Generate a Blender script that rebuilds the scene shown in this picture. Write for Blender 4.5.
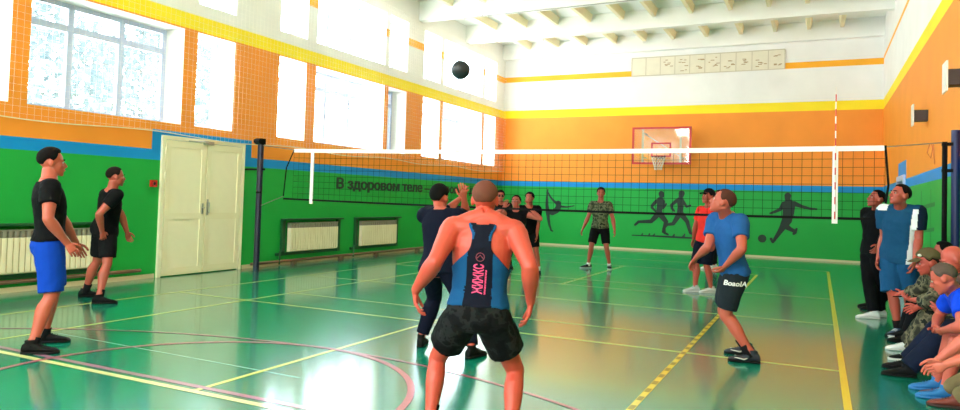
import bpy, bmesh, math, random
from mathutils import Vector, Matrix, noise as mnoise
random.seed(7)
S = bpy.context.scene
for o in list(bpy.data.objects): bpy.data.objects.remove(o)
COL = bpy.data.collections.new('hall'); S.collection.children.link(COL)

# ------------------------------------------------------------------ camera
CAM_R = Vector((0.89930196, 0.43630704, 0.02986912)); CAM_U = Vector((-0.01193397, -0.04379047, 0.99896946)); CAM_F = Vector((-0.43716538, 0.89873164, 0.03417398))
cam = bpy.data.cameras.new('camera'); cam_o = bpy.data.objects.new('camera', cam); COL.objects.link(cam_o)
m3 = Matrix((CAM_R, CAM_U, -CAM_F)).transposed()
cam_o.matrix_world = Matrix.Translation((10.5364, 0, 1.5573)) @ m3.to_4x4()
cam.sensor_width = 36; cam.lens = 698.08/960*36; cam.shift_y = -29.78/960; cam.clip_end = 300
S.camera = cam_o
# ------------------------------------------------------------------ light
W = bpy.data.worlds.new('world'); S.world = W; W.use_nodes = True
bg = W.node_tree.nodes['Background']; bg.inputs[1].default_value = 10.0
_tc = W.node_tree.nodes.new('ShaderNodeTexCoord'); _sx = W.node_tree.nodes.new('ShaderNodeSeparateXYZ'); W.node_tree.links.new(_tc.outputs['Generated'], _sx.inputs[0])
_cr = W.node_tree.nodes.new('ShaderNodeValToRGB'); W.node_tree.links.new(_sx.outputs[2], _cr.inputs[0])     # bright overcast sky above pale sunlit ground
_cr.color_ramp.elements[0].position = .0; _cr.color_ramp.elements[0].color = (1.62, 1.62, 1.6, 1); _cr.color_ramp.elements[1].position = .12; _cr.color_ramp.elements[1].color = (.78, .93, 1.0, 1)
W.node_tree.links.new(_cr.outputs[0], bg.inputs[0])
def area(name, loc, rot, sx, sy):
    l = bpy.data.lights.new(name, 'AREA'); l.shape = 'RECTANGLE'; l.size = sx; l.size_y = sy
    l.cycles.is_portal = True
    o = bpy.data.objects.new(name, l); o.location = loc; o.rotation_euler = rot; COL.objects.link(o)
# sampling portals over the glazing of the long window wall and the added windows of the end wall
area('window_portal', (-0.62, 5.7, 4.65), (0, -math.pi/2, 0), 4.0, 35.5)
area('window_portal_end', (6.1, -12.6, 4.4), (math.pi/2, 0, 0), 11, 4.4)
# added fill lights, unseen behind the camera, balancing the window daylight
def fill_row(y, watts):
    l = bpy.data.lights.new('fill_light', 'AREA'); l.shape = 'RECTANGLE'; l.size = 9; l.size_y = 1.2; l.energy = watts; l.color = (1, .97, .92)
    o = bpy.data.objects.new('fill_light', l); o.location = (6.1, y, 6.6); o.rotation_euler = (math.radians(20), 0, 0); COL.objects.link(o)
fill_row(-3.5, 550); fill_row(-9.0, 750)
S.view_settings.view_transform = 'Standard'; S.view_settings.look = 'None'; S.view_settings.gamma = 1; S.view_settings.use_curve_mapping = False
S.view_settings.exposure = 0.52

# ------------------------------------------------------------------ materials
def lin(c): return tuple(((v/255)/12.92 if v/255 <= .04045 else ((v/255+.055)/1.055)**2.4) for v in c) + (1,)
_M = {}
def mat(name, rgb, rough=.6, metal=0, spec=.5, bump=0, bscale=40, var=0, vscale=6, coat=0):
    if name in _M: return _M[name]
    m = bpy.data.materials.new(name); m.use_nodes = True; nt = m.node_tree; b = nt.nodes['Principled BSDF']
    c = lin(rgb); b.inputs['Base Color'].default_value = c
    b.inputs['Roughness'].default_value = rough; b.inputs['Metallic'].default_value = metal
    b.inputs['Specular IOR Level'].default_value = spec
    if coat: b.inputs['Coat Weight'].default_value = coat; b.inputs['Coat Roughness'].default_value = .11
    tc = nt.nodes.new('ShaderNodeTexCoord')
    if var:
        n = nt.nodes.new('ShaderNodeTexNoise'); n.inputs['Scale'].default_value = vscale; n.inputs['Detail'].default_value = 4
        nt.links.new(tc.outputs['Object'], n.inputs['Vector'])
        mx = nt.nodes.new('ShaderNodeMix'); mx.data_type = 'RGBA'
        mx.inputs['A'].default_value = tuple(v*(1-var) for v in c[:3])+(1,); mx.inputs['B'].default_value = tuple(min(1, v*(1+var)) for v in c[:3])+(1,)
        nt.links.new(n.outputs['Fac'], mx.inputs['Factor']); nt.links.new(mx.outputs['Result'], b.inputs['Base Color'])
    if bump:
        n2 = nt.nodes.new('ShaderNodeTexNoise'); n2.inputs['Scale'].default_value = bscale; n2.inputs['Detail'].default_value = 3
        nt.links.new(tc.outputs['Object'], n2.inputs['Vector'])
        bp = nt.nodes.new('ShaderNodeBump'); bp.inputs['Strength'].default_value = bump; bp.inputs['Distance'].default_value = .02
        nt.links.new(n2.outputs['Fac'], bp.inputs['Height']); nt.links.new(bp.outputs['Normal'], b.inputs['Normal'])
    _M[name] = m; return m

GREEN=(26,166,66); BLUE=(0,142,214); ORANGE=(250,152,50); YELLOW=(255,228,30); WHITE=(238,237,234); STRIPE=(255,178,40)
def banded(name, bands, base=WHITE, rough=.55):
    """painted plaster: colour fields bounded in world x/y/z"""
    m = bpy.data.materials.new(name); m.use_nodes = True; nt = m.node_tree; b = nt.nodes['Principled BSDF']
    b.inputs['Roughness'].default_value = rough; b.inputs['Specular IOR Level'].default_value = .3
    g = nt.nodes.new('ShaderNodeNewGeometry'); sp = nt.nodes.new('ShaderNodeSeparateXYZ'); nt.links.new(g.outputs['Position'], sp.inputs[0])
    def mth(op, a, bb):
        n = nt.nodes.new('ShaderNodeMath'); n.operation = op
        for i, v in enumerate((a, bb)):
            if isinstance(v, (int, float)): n.inputs[i].default_value = v
            else: nt.links.new(v, n.inputs[i])
        return n.outputs[0]
    prev = nt.nodes.new('ShaderNodeRGB'); prev.outputs[0].default_value = lin(base); prev = prev.outputs[0]
    for rgb, lim in bands:
        f = None
        for ax, (lo, hi) in lim.items():
            s = sp.outputs[ax]
            t = mth('MULTIPLY', mth('GREATER_THAN', s, lo), mth('LESS_THAN', s, hi))
            f = t if f is None else mth('MULTIPLY', f, t)
        mx = nt.nodes.new('ShaderNodeMix'); mx.data_type = 'RGBA'
        nt.links.new(f, mx.inputs['Factor']); nt.links.new(prev, mx.inputs['A']); mx.inputs['B'].default_value = lin(rgb)
        prev = mx.outputs['Result']
    n = nt.nodes.new('ShaderNodeTexNoise'); n.inputs['Scale'].default_value = 1.3; n.inputs['Detail'].default_value = 6
    nt.links.new(g.outputs['Position'], n.inputs['Vector'])
    mr = nt.nodes.new('ShaderNodeMapRange'); mr.inputs['To Min'].default_value = .9; mr.inputs['To Max'].default_value = 1.1
    nt.links.new(n.outputs['Fac'], mr.inputs['Value'])
    mm = nt.nodes.new('ShaderNodeMix'); mm.data_type = 'RGBA'; mm.blend_type = 'MULTIPLY'; mm.inputs['Factor'].default_value = 1
    nt.links.new(prev, mm.inputs['A']); nt.links.new(mr.outputs[0], mm.inputs['B']); nt.links.new(mm.outputs['Result'], b.inputs['Base Color'])
    n2 = nt.nodes.new('ShaderNodeTexNoise'); n2.inputs['Scale'].default_value = 25
    nt.links.new(g.outputs['Position'], n2.inputs['Vector'])
    bp = nt.nodes.new('ShaderNodeBump'); bp.inputs['Strength'].default_value = .12; bp.inputs['Distance'].default_value = .01
    nt.links.new(n2.outputs['Fac'], bp.inputs['Height']); nt.links.new(bp.outputs['Normal'], b.inputs['Normal'])
    return m

# ------------------------------------------------------------------ geometry helpers
class MB:
    def __init__(s): s.v = []; s.f = []; s.mi = []
    def add(s, vs, fs, mi=0):
        n = len(s.v); s.v += [tuple(v) for v in vs]; s.f += [tuple(i+n for i in f) for f in fs]; s.mi += [mi]*len(fs)
    def box(s, a, b, mi=0, M=None):
        (x0,y0,z0),(x1,y1,z1) = a, b
        x0,x1 = min(x0,x1),max(x0,x1); y0,y1 = min(y0,y1),max(y0,y1); z0,z1 = min(z0,z1),max(z0,z1)
        vs = [(x0,y0,z0),(x1,y0,z0),(x1,y1,z0),(x0,y1,z0),(x0,y0,z1),(x1,y0,z1),(x1,y1,z1),(x0,y1,z1)]
        if M: vs = [M @ Vector(v) for v in vs]
        s.add(vs, [(0,3,2,1),(4,5,6,7),(0,1,5,4),(1,2,6,5),(2,3,7,6),(3,0,4,7)], mi)
    def rings(s, rings, mi=0, caps=True, closed=True):
        n = len(rings[0]); vs = [v for r in rings for v in r]; fs = []
        for i in range(len(rings)-1):
            for j in range(n if closed else n-1):
                k = (j+1) % n; fs.append((i*n+j, i*n+k, (i+1)*n+k, (i+1)*n+j))
        if caps: fs.append(tuple(range(n-1,-1,-1))); fs.append(tuple((len(rings)-1)*n+j for j in range(n)))
        s.add(vs, fs, mi)
    def tube(s, pts, rad, n=8, mi=0, flat=None):
        pts = [Vector(p) for p in pts]
        if isinstance(rad, (int,float)): rad = [rad]*len(pts)
        rr = []; prevA = None
        for i, p in enumerate(pts):
            t = (pts[min(i+1,len(pts)-1)]-pts[max(i-1,0)]).normalized()
            if prevA is None:
                ref = Vector((0,0,1)) if abs(t.z) < .9 else Vector((1,0,0)); A = t.cross(ref).normalized()
            else: A = (prevA - t*prevA.dot(t)).normalized()
            prevA = A; B = t.cross(A)
            rr.append([p + A*rad[i]*math.cos(2*math.pi*j/n) + B*rad[i]*math.sin(2*math.pi*j/n) for j in range(n)])
        s.rings(rr, mi)
    def ball(s, c, r, n=12, mi=0, M=None):
        c = Vector(c); r = (r,r,r) if isinstance(r,(int,float)) else r; vs=[]; fs=[]; m = n//2
        def P(a, b):
            v = Vector((r[0]*math.sin(a)*math.cos(b), r[1]*math.sin(a)*math.sin(b), r[2]*math.cos(a)))
            return c + (M @ v if M else v)
        vs.append(P(0,0))
        for i in range(1,m):
            for j in range(n): vs.append(P(math.pi*i/m, 2*math.pi*j/n))
        vs.append(P(math.pi,0)); L=len(vs)-1
        for j in range(n):
            k=(j+1)%n; fs.append((0,1+j,1+k)); fs.append((L,L-n+k,L-n+j))
            for i in range(m-2): a=1+i*n; fs.append((a+j,a+n+j,a+n+k,a+k))
        s.add(vs, fs, mi)
    def mesh(s, name):
        me = bpy.data.meshes.new(name); me.from_pydata(s.v, [], s.f); me.update()
        if any(s.mi): me.polygons.foreach_set('material_index', s.mi)
        return me
    def build(s, name, mats, parent=None, smooth=False, origin=None):
        me = s.mesh(name)
        bm = bmesh.new(); bm.from_mesh(me); bmesh.ops.recalc_face_normals(bm, faces=bm.faces); bm.to_mesh(me); bm.free()
        return link(name, me, mats, parent, smooth, origin)
def link(name, me, mats, parent=None, smooth=False, origin=None):
    if origin is not None: me.transform(Matrix.Translation(-Vector(origin)))
    for m in (mats if isinstance(mats, (list,tuple)) else [mats]): me.materials.append(m)
    if smooth: me.polygons.foreach_set('use_smooth', [True]*len(me.polygons))
    o = bpy.data.objects.new(name, me); COL.objects.link(o)
    if origin is not None: o.location = origin
    if parent is not None:
        o.parent = parent; o.location = o.location - PW[parent.name] if origin is not None else -PW[parent.name]
        PW[o.name] = PW[parent.name] + o.location
    else: PW[o.name] = o.location.copy()
    return o
PW = {}   # world location of every parent
def tag(o, label, cat, group=None, kind=None):
    o['label'] = label; o['category'] = cat
    if group: o['group'] = group
    if kind: o['kind'] = kind
    return o
def thing(name, loc, label, cat, group=None):
    o = bpy.data.objects.new(name, None); o.empty_display_size = .1; COL.objects.link(o); o.location = loc; PW[o.name] = Vector(loc)
    return tag(o, label, cat, group)
def struct(mb, name, mats, parent=None, smooth=False):
    o = mb.build(name, mats, parent, smooth)
    if parent is None: o['kind'] = 'structure'
    return o

# ------------------------------------------------------------------ the hall
RW, BY, FY, ZC = 12.21, 23.54, -12.0, 7.25          # right wall x, back wall y, wall behind the camera y, slab underside
BANDS = [(GREEN,{2:(-1,2.08)}),(BLUE,{2:(2.08,2.267)}),(ORANGE,{2:(2.267,4.56)}),(YELLOW,{2:(4.56,4.845)})]
m_left = banded('left wall paint', BANDS+[(BLUE,{2:(2.08,2.62),1:(8.47,10.86)}),(STRIPE,{2:(5.87,6.08)})])
m_back = banded('back wall paint', BANDS+[(STRIPE,{2:(5.89,6.08)})])
m_right = banded('right wall paint', BANDS+[(BLUE,{2:(2.2,2.68),1:(17.42,19.1)}),(STRIPE,{2:(6.03,6.14)})])
m_white = mat('whitewash', (240,240,236), .7, bump=.05)
m_ceil = mat('ceiling whitewash', (252,251,247), .8, bump=.03, bscale=15, var=.06, vscale=1.2)
m_frame = mat('window frame white', (192,203,232), .4)
def glass_mat():
    m = bpy.data.materials.new('window glass'); m.use_nodes = True; nt = m.node_tree
    out = nt.nodes['Material Output']; nt.nodes.remove(nt.nodes['Principled BSDF'])
    t = nt.nodes.new('ShaderNodeBsdfTransparent'); t.inputs[0].default_value = (.96,.98,.98,1); g = nt.nodes.new('ShaderNodeBsdfGlossy'); g.inputs['Roughness'].default_value = .02
    fr = nt.nodes.new('ShaderNodeFresnel'); mx = nt.nodes.new('ShaderNodeMixShader')
    nt.links.new(fr.outputs[0], mx.inputs[0]); nt.links.new(t.outputs[0], mx.inputs[1]); nt.links.new(g.outputs[0], mx.inputs[2]); nt.links.new(mx.outputs[0], out.inputs['Surface'])
    return m
m_glass = glass_mat()

def floor_mat():
    m = bpy.data.materials.new('green sports floor paint'); m.use_nodes = True; nt = m.node_tree; b = nt.nodes['Principled BSDF']
    g = nt.nodes.new('ShaderNodeNewGeometry')
    mp = nt.nodes.new('ShaderNodeMapping'); mp.inputs['Scale'].default_value = (7,.35,1); nt.links.new(g.outputs['Position'], mp.inputs['Vector'])
    n = nt.nodes.new('ShaderNodeTexNoise'); n.inputs['Scale'].default_value = 1.0; n.inputs['Detail'].default_value = 5; nt.links.new(mp.outputs[0], n.inputs['Vector'])
    n1 = nt.nodes.new('ShaderNodeTexNoise'); n1.inputs['Scale'].default_value = .5; n1.inputs['Detail'].default_value = 5; nt.links.new(g.outputs['Position'], n1.inputs['Vector'])
    ad = nt.nodes.new('ShaderNodeMath'); ad.operation = 'ADD'; nt.links.new(n.outputs['Fac'], ad.inputs[0]); nt.links.new(n1.outputs['Fac'], ad.inputs[1])
    mr = nt.nodes.new('ShaderNodeMapRange'); mr.inputs['From Min'].default_value = .7; mr.inputs['From Max'].default_value = 1.3; nt.links.new(ad.outputs[0], mr.inputs['Value'])
    mx = nt.nodes.new('ShaderNodeMix'); mx.data_type = 'RGBA'; mx.inputs['A'].default_value = lin((0,126,102)); mx.inputs['B'].default_value = lin((2,142,112))
    nt.links.new(mr.outputs[0], mx.inputs['Factor']); nt.links.new(mx.outputs['Result'], b.inputs['Base Color'])
    w = nt.nodes.new('ShaderNodeTexNoise'); w.inputs['Scale'].default_value = 3.0; nt.links.new(g.outputs['Position'], w.inputs['Vector'])
    rr = nt.nodes.new('ShaderNodeMapRange'); rr.inputs['To Min'].default_value = .22; rr.inputs['To Max'].default_value = .25; nt.links.new(w.outputs['Fac'], rr.inputs['Value'])
    nt.links.new(rr.outputs[0], b.inputs['Roughness']); b.inputs['Specular IOR Level'].default_value = .36; b.inputs['Coat Weight'].default_value = .8; b.inputs['Coat Roughness'].default_value = .11
    return m
mb = MB(); mb.box((-.6,FY-.5,-.2),(RW+.5,BY+.4,0)); struct(mb, 'floor', floor_mat())

# ceiling: ribbed concrete slabs, a pair of edge ribs at every 3 m joint, cross ribs about every metre
mb = MB(); mb.box((-.6,FY-.5,ZC),(RW+.5,BY+.4,ZC+.25))
k = 0
while BY-3*k > FY:
    y = BY-3*k
    mb.box((-.02,y-.24,6.7),(RW,y+(.01 if k else 0),ZC+.01)); k += 1
m_rib = mat('rib warm bounce tint', (246,234,198), .8, var=.05, vscale=3)  # warm bounce light on the ribs put into their colour
ribs = [1.05,2.1,3.15,4.2,5.2,6.15,7.2,8.25,9.25,10.2,11.1]
for i in range(k):
    y1 = BY-3*i-.23; y0 = y1-2.78
    for x in ribs:
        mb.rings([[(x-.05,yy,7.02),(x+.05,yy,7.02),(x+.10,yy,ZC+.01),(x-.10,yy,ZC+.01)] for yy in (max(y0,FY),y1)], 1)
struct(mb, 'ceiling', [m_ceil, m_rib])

# left wall with its window openings
TH = .6
bays = [6.30+6.3*i for i in range(-3,3)]
main = []
for b0 in bays:
    for a, b in ((b0-1.2,b0-.27),(b0,b0+2.76),(b0+3.07,b0+4.0)):
        if i is not None: main.append((a,b))
# measured openings of the three bays in view replace the regular spacing there
main = [w for w in main if w[1] < 5.0] + [(5.1,6.03),(6.30,9.06),(9.37,10.30),(11.58,12.47),(12.81,15.63),(15.83,16.75),(17.67,18.69),(18.9,21.68),(21.85,22.79)]
Z = [(2.76,4.53),(5.08,6.5)]
mb = MB()
mb.box((-TH,FY-.5,0),(0,BY+.4,Z[0][0])); mb.box((-TH,FY-.5,Z[0][1]),(0,BY+.4,Z[1][0])); mb.box((-TH,FY-.5,Z[1][1]),(0,BY+.4,ZC+.2))
ys = [FY-.5]+[v for w in sorted(main) for v in w]+[BY+.4]
for z0,z1 in Z:
    for j in range(0,len(ys),2): mb.box((-TH,ys[j],z0),(0,ys[j+1],z1))
me = mb.mesh('wall_left')
for p in me.polygons:
    c = p.center
    if abs(p.normal.x) < .5 : p.material_index = 1
wl = link('wall_left', me, [m_left, m_white]); wl['kind'] = 'structure'
nwin = 0
def window(x, y0, y1, z0, z1, transom, axis='y'):
    """white frame with a high transom, a mullion about every 0.9 m and one pane of glass"""
    global nwin; nwin += 1
    f = MB(); t = .08
    def bx(a0,a1,c0,c1,d=.06): f.box((x-d/2,a0,c0),(x+d/2,a1,c1))
    bx(y0,y1,z0,z0+t); bx(y0,y1,z1-t,z1); bx(y0,y0+t,z0+t,z1-t); bx(y1-t,y1,z0+t,z1-t)
    n = max(1, round((y1-y0)/.92))
    for q in range(1,n):
        yy = y0+(y1-y0)*q/n; bx(yy-.05,yy+.05,z0+t,z1-t,.07)
    if transom: bx(y0+t,y1-t,transom-.055,transom+.055,.056)
    fr = struct(f, 'window_%d' % nwin, m_frame)
    g = MB(); g.add([(x,y0+.02,z0+.02),(x,y1-.02,z0+.02),(x,y1-.02,z1-.02),(x,y0+.02,z1-.02)],[(0,1,2,3)])
    g.build('pane', m_glass, fr)
for y0,y1 in main:
    window(-.5, y0, y1, Z[0][0], Z[0][1], 4.12); window(-.5, y0, y1, Z[1][0], Z[1][1], None)

# back wall, right wall, wall behind the photographer
mb = MB(); mb.box((-.6,BY,0),(RW+.5,BY+.4,ZC+.2)); struct(mb, 'wall_back', m_back)
DR = (17.55,18.95,2.36)                              # right-hand doorway y0, y1, top
mb = MB(); mb.box((RW,FY-.5,0),(RW+.4,DR[0],ZC+.2)); mb.box((RW,DR[1],0),(RW+.4,BY+.4,ZC+.2)); mb.box((RW,DR[0],DR[2]),(RW+.4,DR[1],ZC+.2))
struct(mb, 'wall_right', m_right)
mb = MB(); fw = [(.8,3.6),(4.7,7.5),(8.6,11.4)]  # windows in this unseen wall are added for light from the camera side
mb.box((-.6,FY-.5,0),(RW+.5,FY,2.6)); mb.box((-.6,FY-.5,6.4),(RW+.5,FY,ZC+.2))
xs = [-.6]+[v for w in fw for v in w]+[RW+.5]
for j in range(0,len(xs),2): mb.box((xs[j],FY-.5,2.6),(xs[j+1],FY,6.4))
struct(mb, 'wall_front', banded('front wall paint', BANDS))
for a,b in fw:
    nwin += 1; f = MB()
    for q in range(4):
        xx = a+(b-a)*q/3; f.box((xx-.04,FY-.33,2.6),(xx+.04,FY-.27,6.4))
    for zz in (2.64,4.4,6.36): f.box((a,FY-.33,zz-.04),(b,FY-.27,zz+.04))
    fr = struct(f, 'window_%d' % nwin, m_frame)
    g = MB(); g.add([(a,FY-.3,2.6),(b,FY-.3,2.6),(b,FY-.3,6.4),(a,FY-.3,6.4)],[(0,1,2,3)]); g.build('pane', m_glass, fr)

# skirting
m_base = mat('cream skirting', (214,200,160), .5)
mb = MB(); mb.box((0,FY,0),(.025,8.62,.075)); mb.box((0,10.70,0),(.025,BY,.075)); struct(mb,'baseboard_left',m_base)
mb = MB(); mb.box((0.025,BY-.03,0),(RW,BY,.06)); struct(mb,'baseboard_back',m_base)
mb = MB(); mb.box((RW-.025,FY,0),(RW,DR[0]-.08,.075)); mb.box((RW-.025,DR[1]+.08,0),(RW,BY-.03,.075)); struct(mb,'baseboard_right',m_base)

# ------------------------------------------------------------------ floor markings (paint, a hair above the floor)
m_yel = mat('yellow line paint', (236,214,40), .3, coat=.8); m_pale = mat('pale yellow line paint', (226,226,110), .3, coat=.8)
m_pink = mat('faded pink line paint', (190,90,112), .3, coat=.8); m_wht = mat('thin white line', (190,215,200), .3, coat=.8)
trim = 0
def line(parts, m, z):
    global trim; trim += 1
    b = MB()
    for (x0,y0,x1,y1,w) in parts:
        d = Vector((x1-x0,y1-y0,0)).normalized(); n = Vector((-d.y,d.x,0))*w/2
        A = Vector((x0,y0,z)); B = Vector((x1,y1,z)); b.add([A-n,B-n,B+n,A+n],[(0,1,2,3)])
    return struct(b, 'trim_%d' % trim, m)
NY = 10.66
L, Rr = 1.74, 10.76
line([(Rr,1.66,Rr,19.66,.06),], m_yel, .0024)
line([(9.27,3.96,9.27,17.36,.055)], m_yel, .002)
line([(L,1.66,L,19.66,.05),(L,19.64,Rr,19.64,.05),(L,13.66,Rr,13.66,.05),(L,7.66,Rr,7.66,.05),(L,NY,Rr,NY,.05)], m_pale, .0016)
line([(3.12,3.96,3.12,17.36,.045),(3.12,12.6,9.27,12.6,.04),(3.12,8.62,9.27,8.62,.04),(6.18,3.96,6.18,8.62,.05),(6.18,12.6,6.18,17.36,.05),(3.12,17.34,9.27,17.34,.04)], m_pale, .002)
line([(.6,3.97,10.6,3.97,.065)], mat('cream line paint',(236,232,160),.3, coat=.8), .0028)
line([(.6,4.085,10.6,4.085,.06)], mat('mauve line paint',(180,112,142),.3, coat=.8), .0024)
def arc(cx, cy, r, a0, a1, w, m, z, n=72):
    line([(cx+r*math.cos(a0+(a1-a0)*i/n), cy+r*math.sin(a0+(a1-a0)*i/n), cx+r*math.cos(a0+(a1-a0)*(i+1.05)/n), cy+r*math.sin(a0+(a1-a0)*(i+1.05)/n), w) for i in range(n)], m, z)
arc(6.07, 3.98, 1.78, 0, 2*math.pi, .06, m_pink, .0032)
arc(6.15, -.45, 6.2, math.radians(35), math.radians(145), .04, m_pink, .0036)
line([(3.3,4.78,6.6,4.72,.016)], m_wht, .0013)
b = MB()
for k in range(26): b.box((9.27-.022, 4.2+k*.28, .0),(9.27+.022, 4.32+k*.28, .0036))
struct(b, 'trim_%d' % (trim+1), mat('worn line patches', (150,130,20), .4, coat=.8))

# ------------------------------------------------------------------ left door
m_door = mat('cream door paint', (248,242,208), .4, var=.03); m_door2 = mat('cream door panel', (244,237,200), .45)
m_chrome = mat('brushed steel', (190,190,185), .3, metal=.9)
y0,y1,zt = 8.66,10.64,2.53; ym = 9.66
mb = MB(); mb.box((0,y0,0),(.05,y0+.07,zt)); mb.box((0,y1-.07,0),(.05,y1,zt)); mb.box((0,y0+.07,zt-.07),(.05,y1-.07,zt))
dr = struct(mb,'door_1',m_door)
for a,b,s in ((y0+.075,ym-.004,1),(ym+.004,y1-.075,-1)):
    lf = MB(); lf.box((.0,a,.015),(.035,b,zt-.075))
    lf = lf.build('door_leaf', m_door, dr)
    st = MB()
    for zz in (.03,1.02,zt-.2): st.box((.03,a+.11,zz),(.05,b-.11,zz+.12))
    for yy in (a+.01,b-.11): st.box((.03,yy,.03),(.05,yy+.1,zt-.08))
    st.build('rails', m_door2, lf)
    for zz in (.35,1.75,2.2):
        h = MB(); yy = a-.01 if s > 0 else b+.01; h.tube([(.06,yy,zz),(.06,yy,zz+.12)], .016); h.build('hinge', m_door, lf)
    if s > 0:
        h = MB(); h.box((.05,b-.075,1.12),(.056,b-.035,1.32)); h.tube([(.056,b-.055,1.24),(.1,b-.055,1.24),(.1,b-.055-.0,1.24),(.1,b-.17,1.24)],.011); h.build('handle', m_chrome, lf)
    else:
        h = MB(); h.box((.05,a+.035,1.1),(.056,a+.075,1.4)); h.tube([(.056,a+.055,1.34),(.1,a+.055,1.34),(.1,a+.055,1.14),(.056,a+.055,1.14)],.011); h.build('handle', m_chrome, lf)
h = MB(); h.box((.05,ym-.1,zt-.1),(.1,ym+.12,zt-.03)); h.tube([(.09,ym,zt-.06),(.2,ym-.25,zt-.06),(.06,ym-.45,zt-.06)],.01); h.build('door_closer', m_chrome, dr)
# right-hand doorway: white frame, leaf coloured dark for the shade beyond the open doorway
mb = MB(); a,b,zt2 = DR; mb.box((RW-.05,a,0),(RW+.2,a+.12,zt2)); mb.box((RW-.05,b-.12,0),(RW+.2,b,zt2)); mb.box((RW-.05,a+.12,zt2-.12),(RW+.2,b-.12,zt2))
d2 = struct(mb,'door_2',m_frame)
lf = MB(); lf.box((RW+.1,a+.12,0.01),(RW+.14,b-.12,zt2-.12)); lf.build('door_leaf', mat('doorway shade colour',(40,52,66),.2), d2)

MURALS = {'gymnast': [[(1.817, 1.181, 0.076), (1.849, 0.944, 0.057), (1.9, 0.708, 0.044), (1.968, 0.522, 0.031), (2.025, 0.495, 0.025)], [(1.817, 1.181, 0.076), (1.785, 1.418, 0.057), (1.783, 1.716, 0.038), (1.801, 1.967, 0.025)], [(1.823, 1.866, 0.019), (1.903, 1.719, 0.032), (2.007, 1.603, 0.038), (2.148, 1.488, 0.05)], [(1.842, 1.182, 0.082), (2.001, 1.158, 0.1), (2.155, 1.24, 0.106), (2.232, 1.384, 0.093), (2.211, 1.49, 0.1)], [(2.263, 1.385, 0.044), (2.524, 1.37, 0.025), (2.799, 1.42, 0.018)]], 'runner1': [[(5.814, 1.918, 0.093), (5.826, 1.863, 0.087)], [(5.795, 1.751, 0.055), (5.786, 1.696, 0.115), (5.779, 1.485, 0.104), (5.75, 1.317, 0.099)], [(5.665, 1.67, 0.06), (5.525, 1.521, 0.05), (5.515, 1.449, 0.044), (5.628, 1.335, 0.033)], [(5.896, 1.666, 0.049), (5.889, 1.444, 0.038), (5.979, 1.574, 0.033)], [(5.74, 1.262, 0.099), (5.503, 0.986, 0.066), (5.08, 0.957, 0.045), (4.969, 0.852, 0.039)], [(5.773, 1.263, 0.104), (5.991, 0.995, 0.071), (5.93, 0.772, 0.049), (5.95, 0.618, 0.038), (6.059, 0.579, 0.032)]], 'runner2': [[(6.473, 1.945, 0.101), (6.459, 1.868, 0.085)], [(6.434, 1.779, 0.053), (6.435, 1.714, 0.117), (6.45, 1.506, 0.096), (6.432, 1.33, 0.096)], [(6.317, 1.699, 0.059), (6.159, 1.552, 0.049), (6.172, 1.442, 0.043), (6.243, 1.362, 0.032)], [(6.521, 1.694, 0.048), (6.641, 1.512, 0.037), (6.757, 1.554, 0.032)], [(6.412, 1.258, 0.096), (6.225, 0.939, 0.059), (6.02, 0.897, 0.043), (5.914, 0.771, 0.038), (5.895, 0.649, 0.033)], [(6.476, 1.261, 0.096), (6.672, 1.023, 0.063), (6.774, 0.658, 0.042), (6.922, 0.6, 0.031)]], 'ground': [[(4.87, 0.493, 0.017), (5.69, 0.5, 0.027), (6.501, 0.497, 0.032), (7.003, 0.496, 0.026)], [(5.202, 0.515, 0.028), (5.223, 0.572, 0.011)], [(5.441, 0.516, 0.033), (5.456, 0.583, 0.011)], [(5.58, 0.506, 0.033), (5.633, 0.581, 0.011)], [(6.233, 0.511, 0.043), (6.264, 0.589, 0.016)], [(6.554, 0.516, 0.042), (6.605, 0.628, 0.011)]], 'footballer': [[(9.668, 1.946, 0.096), (9.664, 1.851, 0.082)], [(9.684, 1.773, 0.096), (9.701, 1.642, 0.182), (9.694, 1.431, 0.163), (9.658, 1.22, 0.144)], [(9.565, 1.69, 0.077), (9.46, 1.518, 0.053), (9.31, 1.439, 0.044), (9.179, 1.386, 0.029)], [(9.853, 1.709, 0.076), (10.055, 1.627, 0.052), (10.292, 1.566, 0.038), (10.47, 1.557, 0.028)], [(9.639, 1.192, 0.135), (9.545, 0.978, 0.097), (9.451, 0.816, 0.073), (9.322, 0.598, 0.049)], [(9.21, 0.592, 0.039), (9.26, 0.505, 0.044), (9.323, 0.572, 0.039)], [(9.678, 1.194, 0.125), (9.593, 1.017, 0.096), (9.754, 0.919, 0.062), (9.884, 0.862, 0.052)], [(9.93, 0.938, 0.029), (9.884, 0.82, 0.048), (9.847, 0.777, 0.033)]], 'football': [[(8.953, 0.59, 0.124), (8.958, 0.59, 0.123)]]}
BALL = [6.824, 7.04, 3.029]
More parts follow.
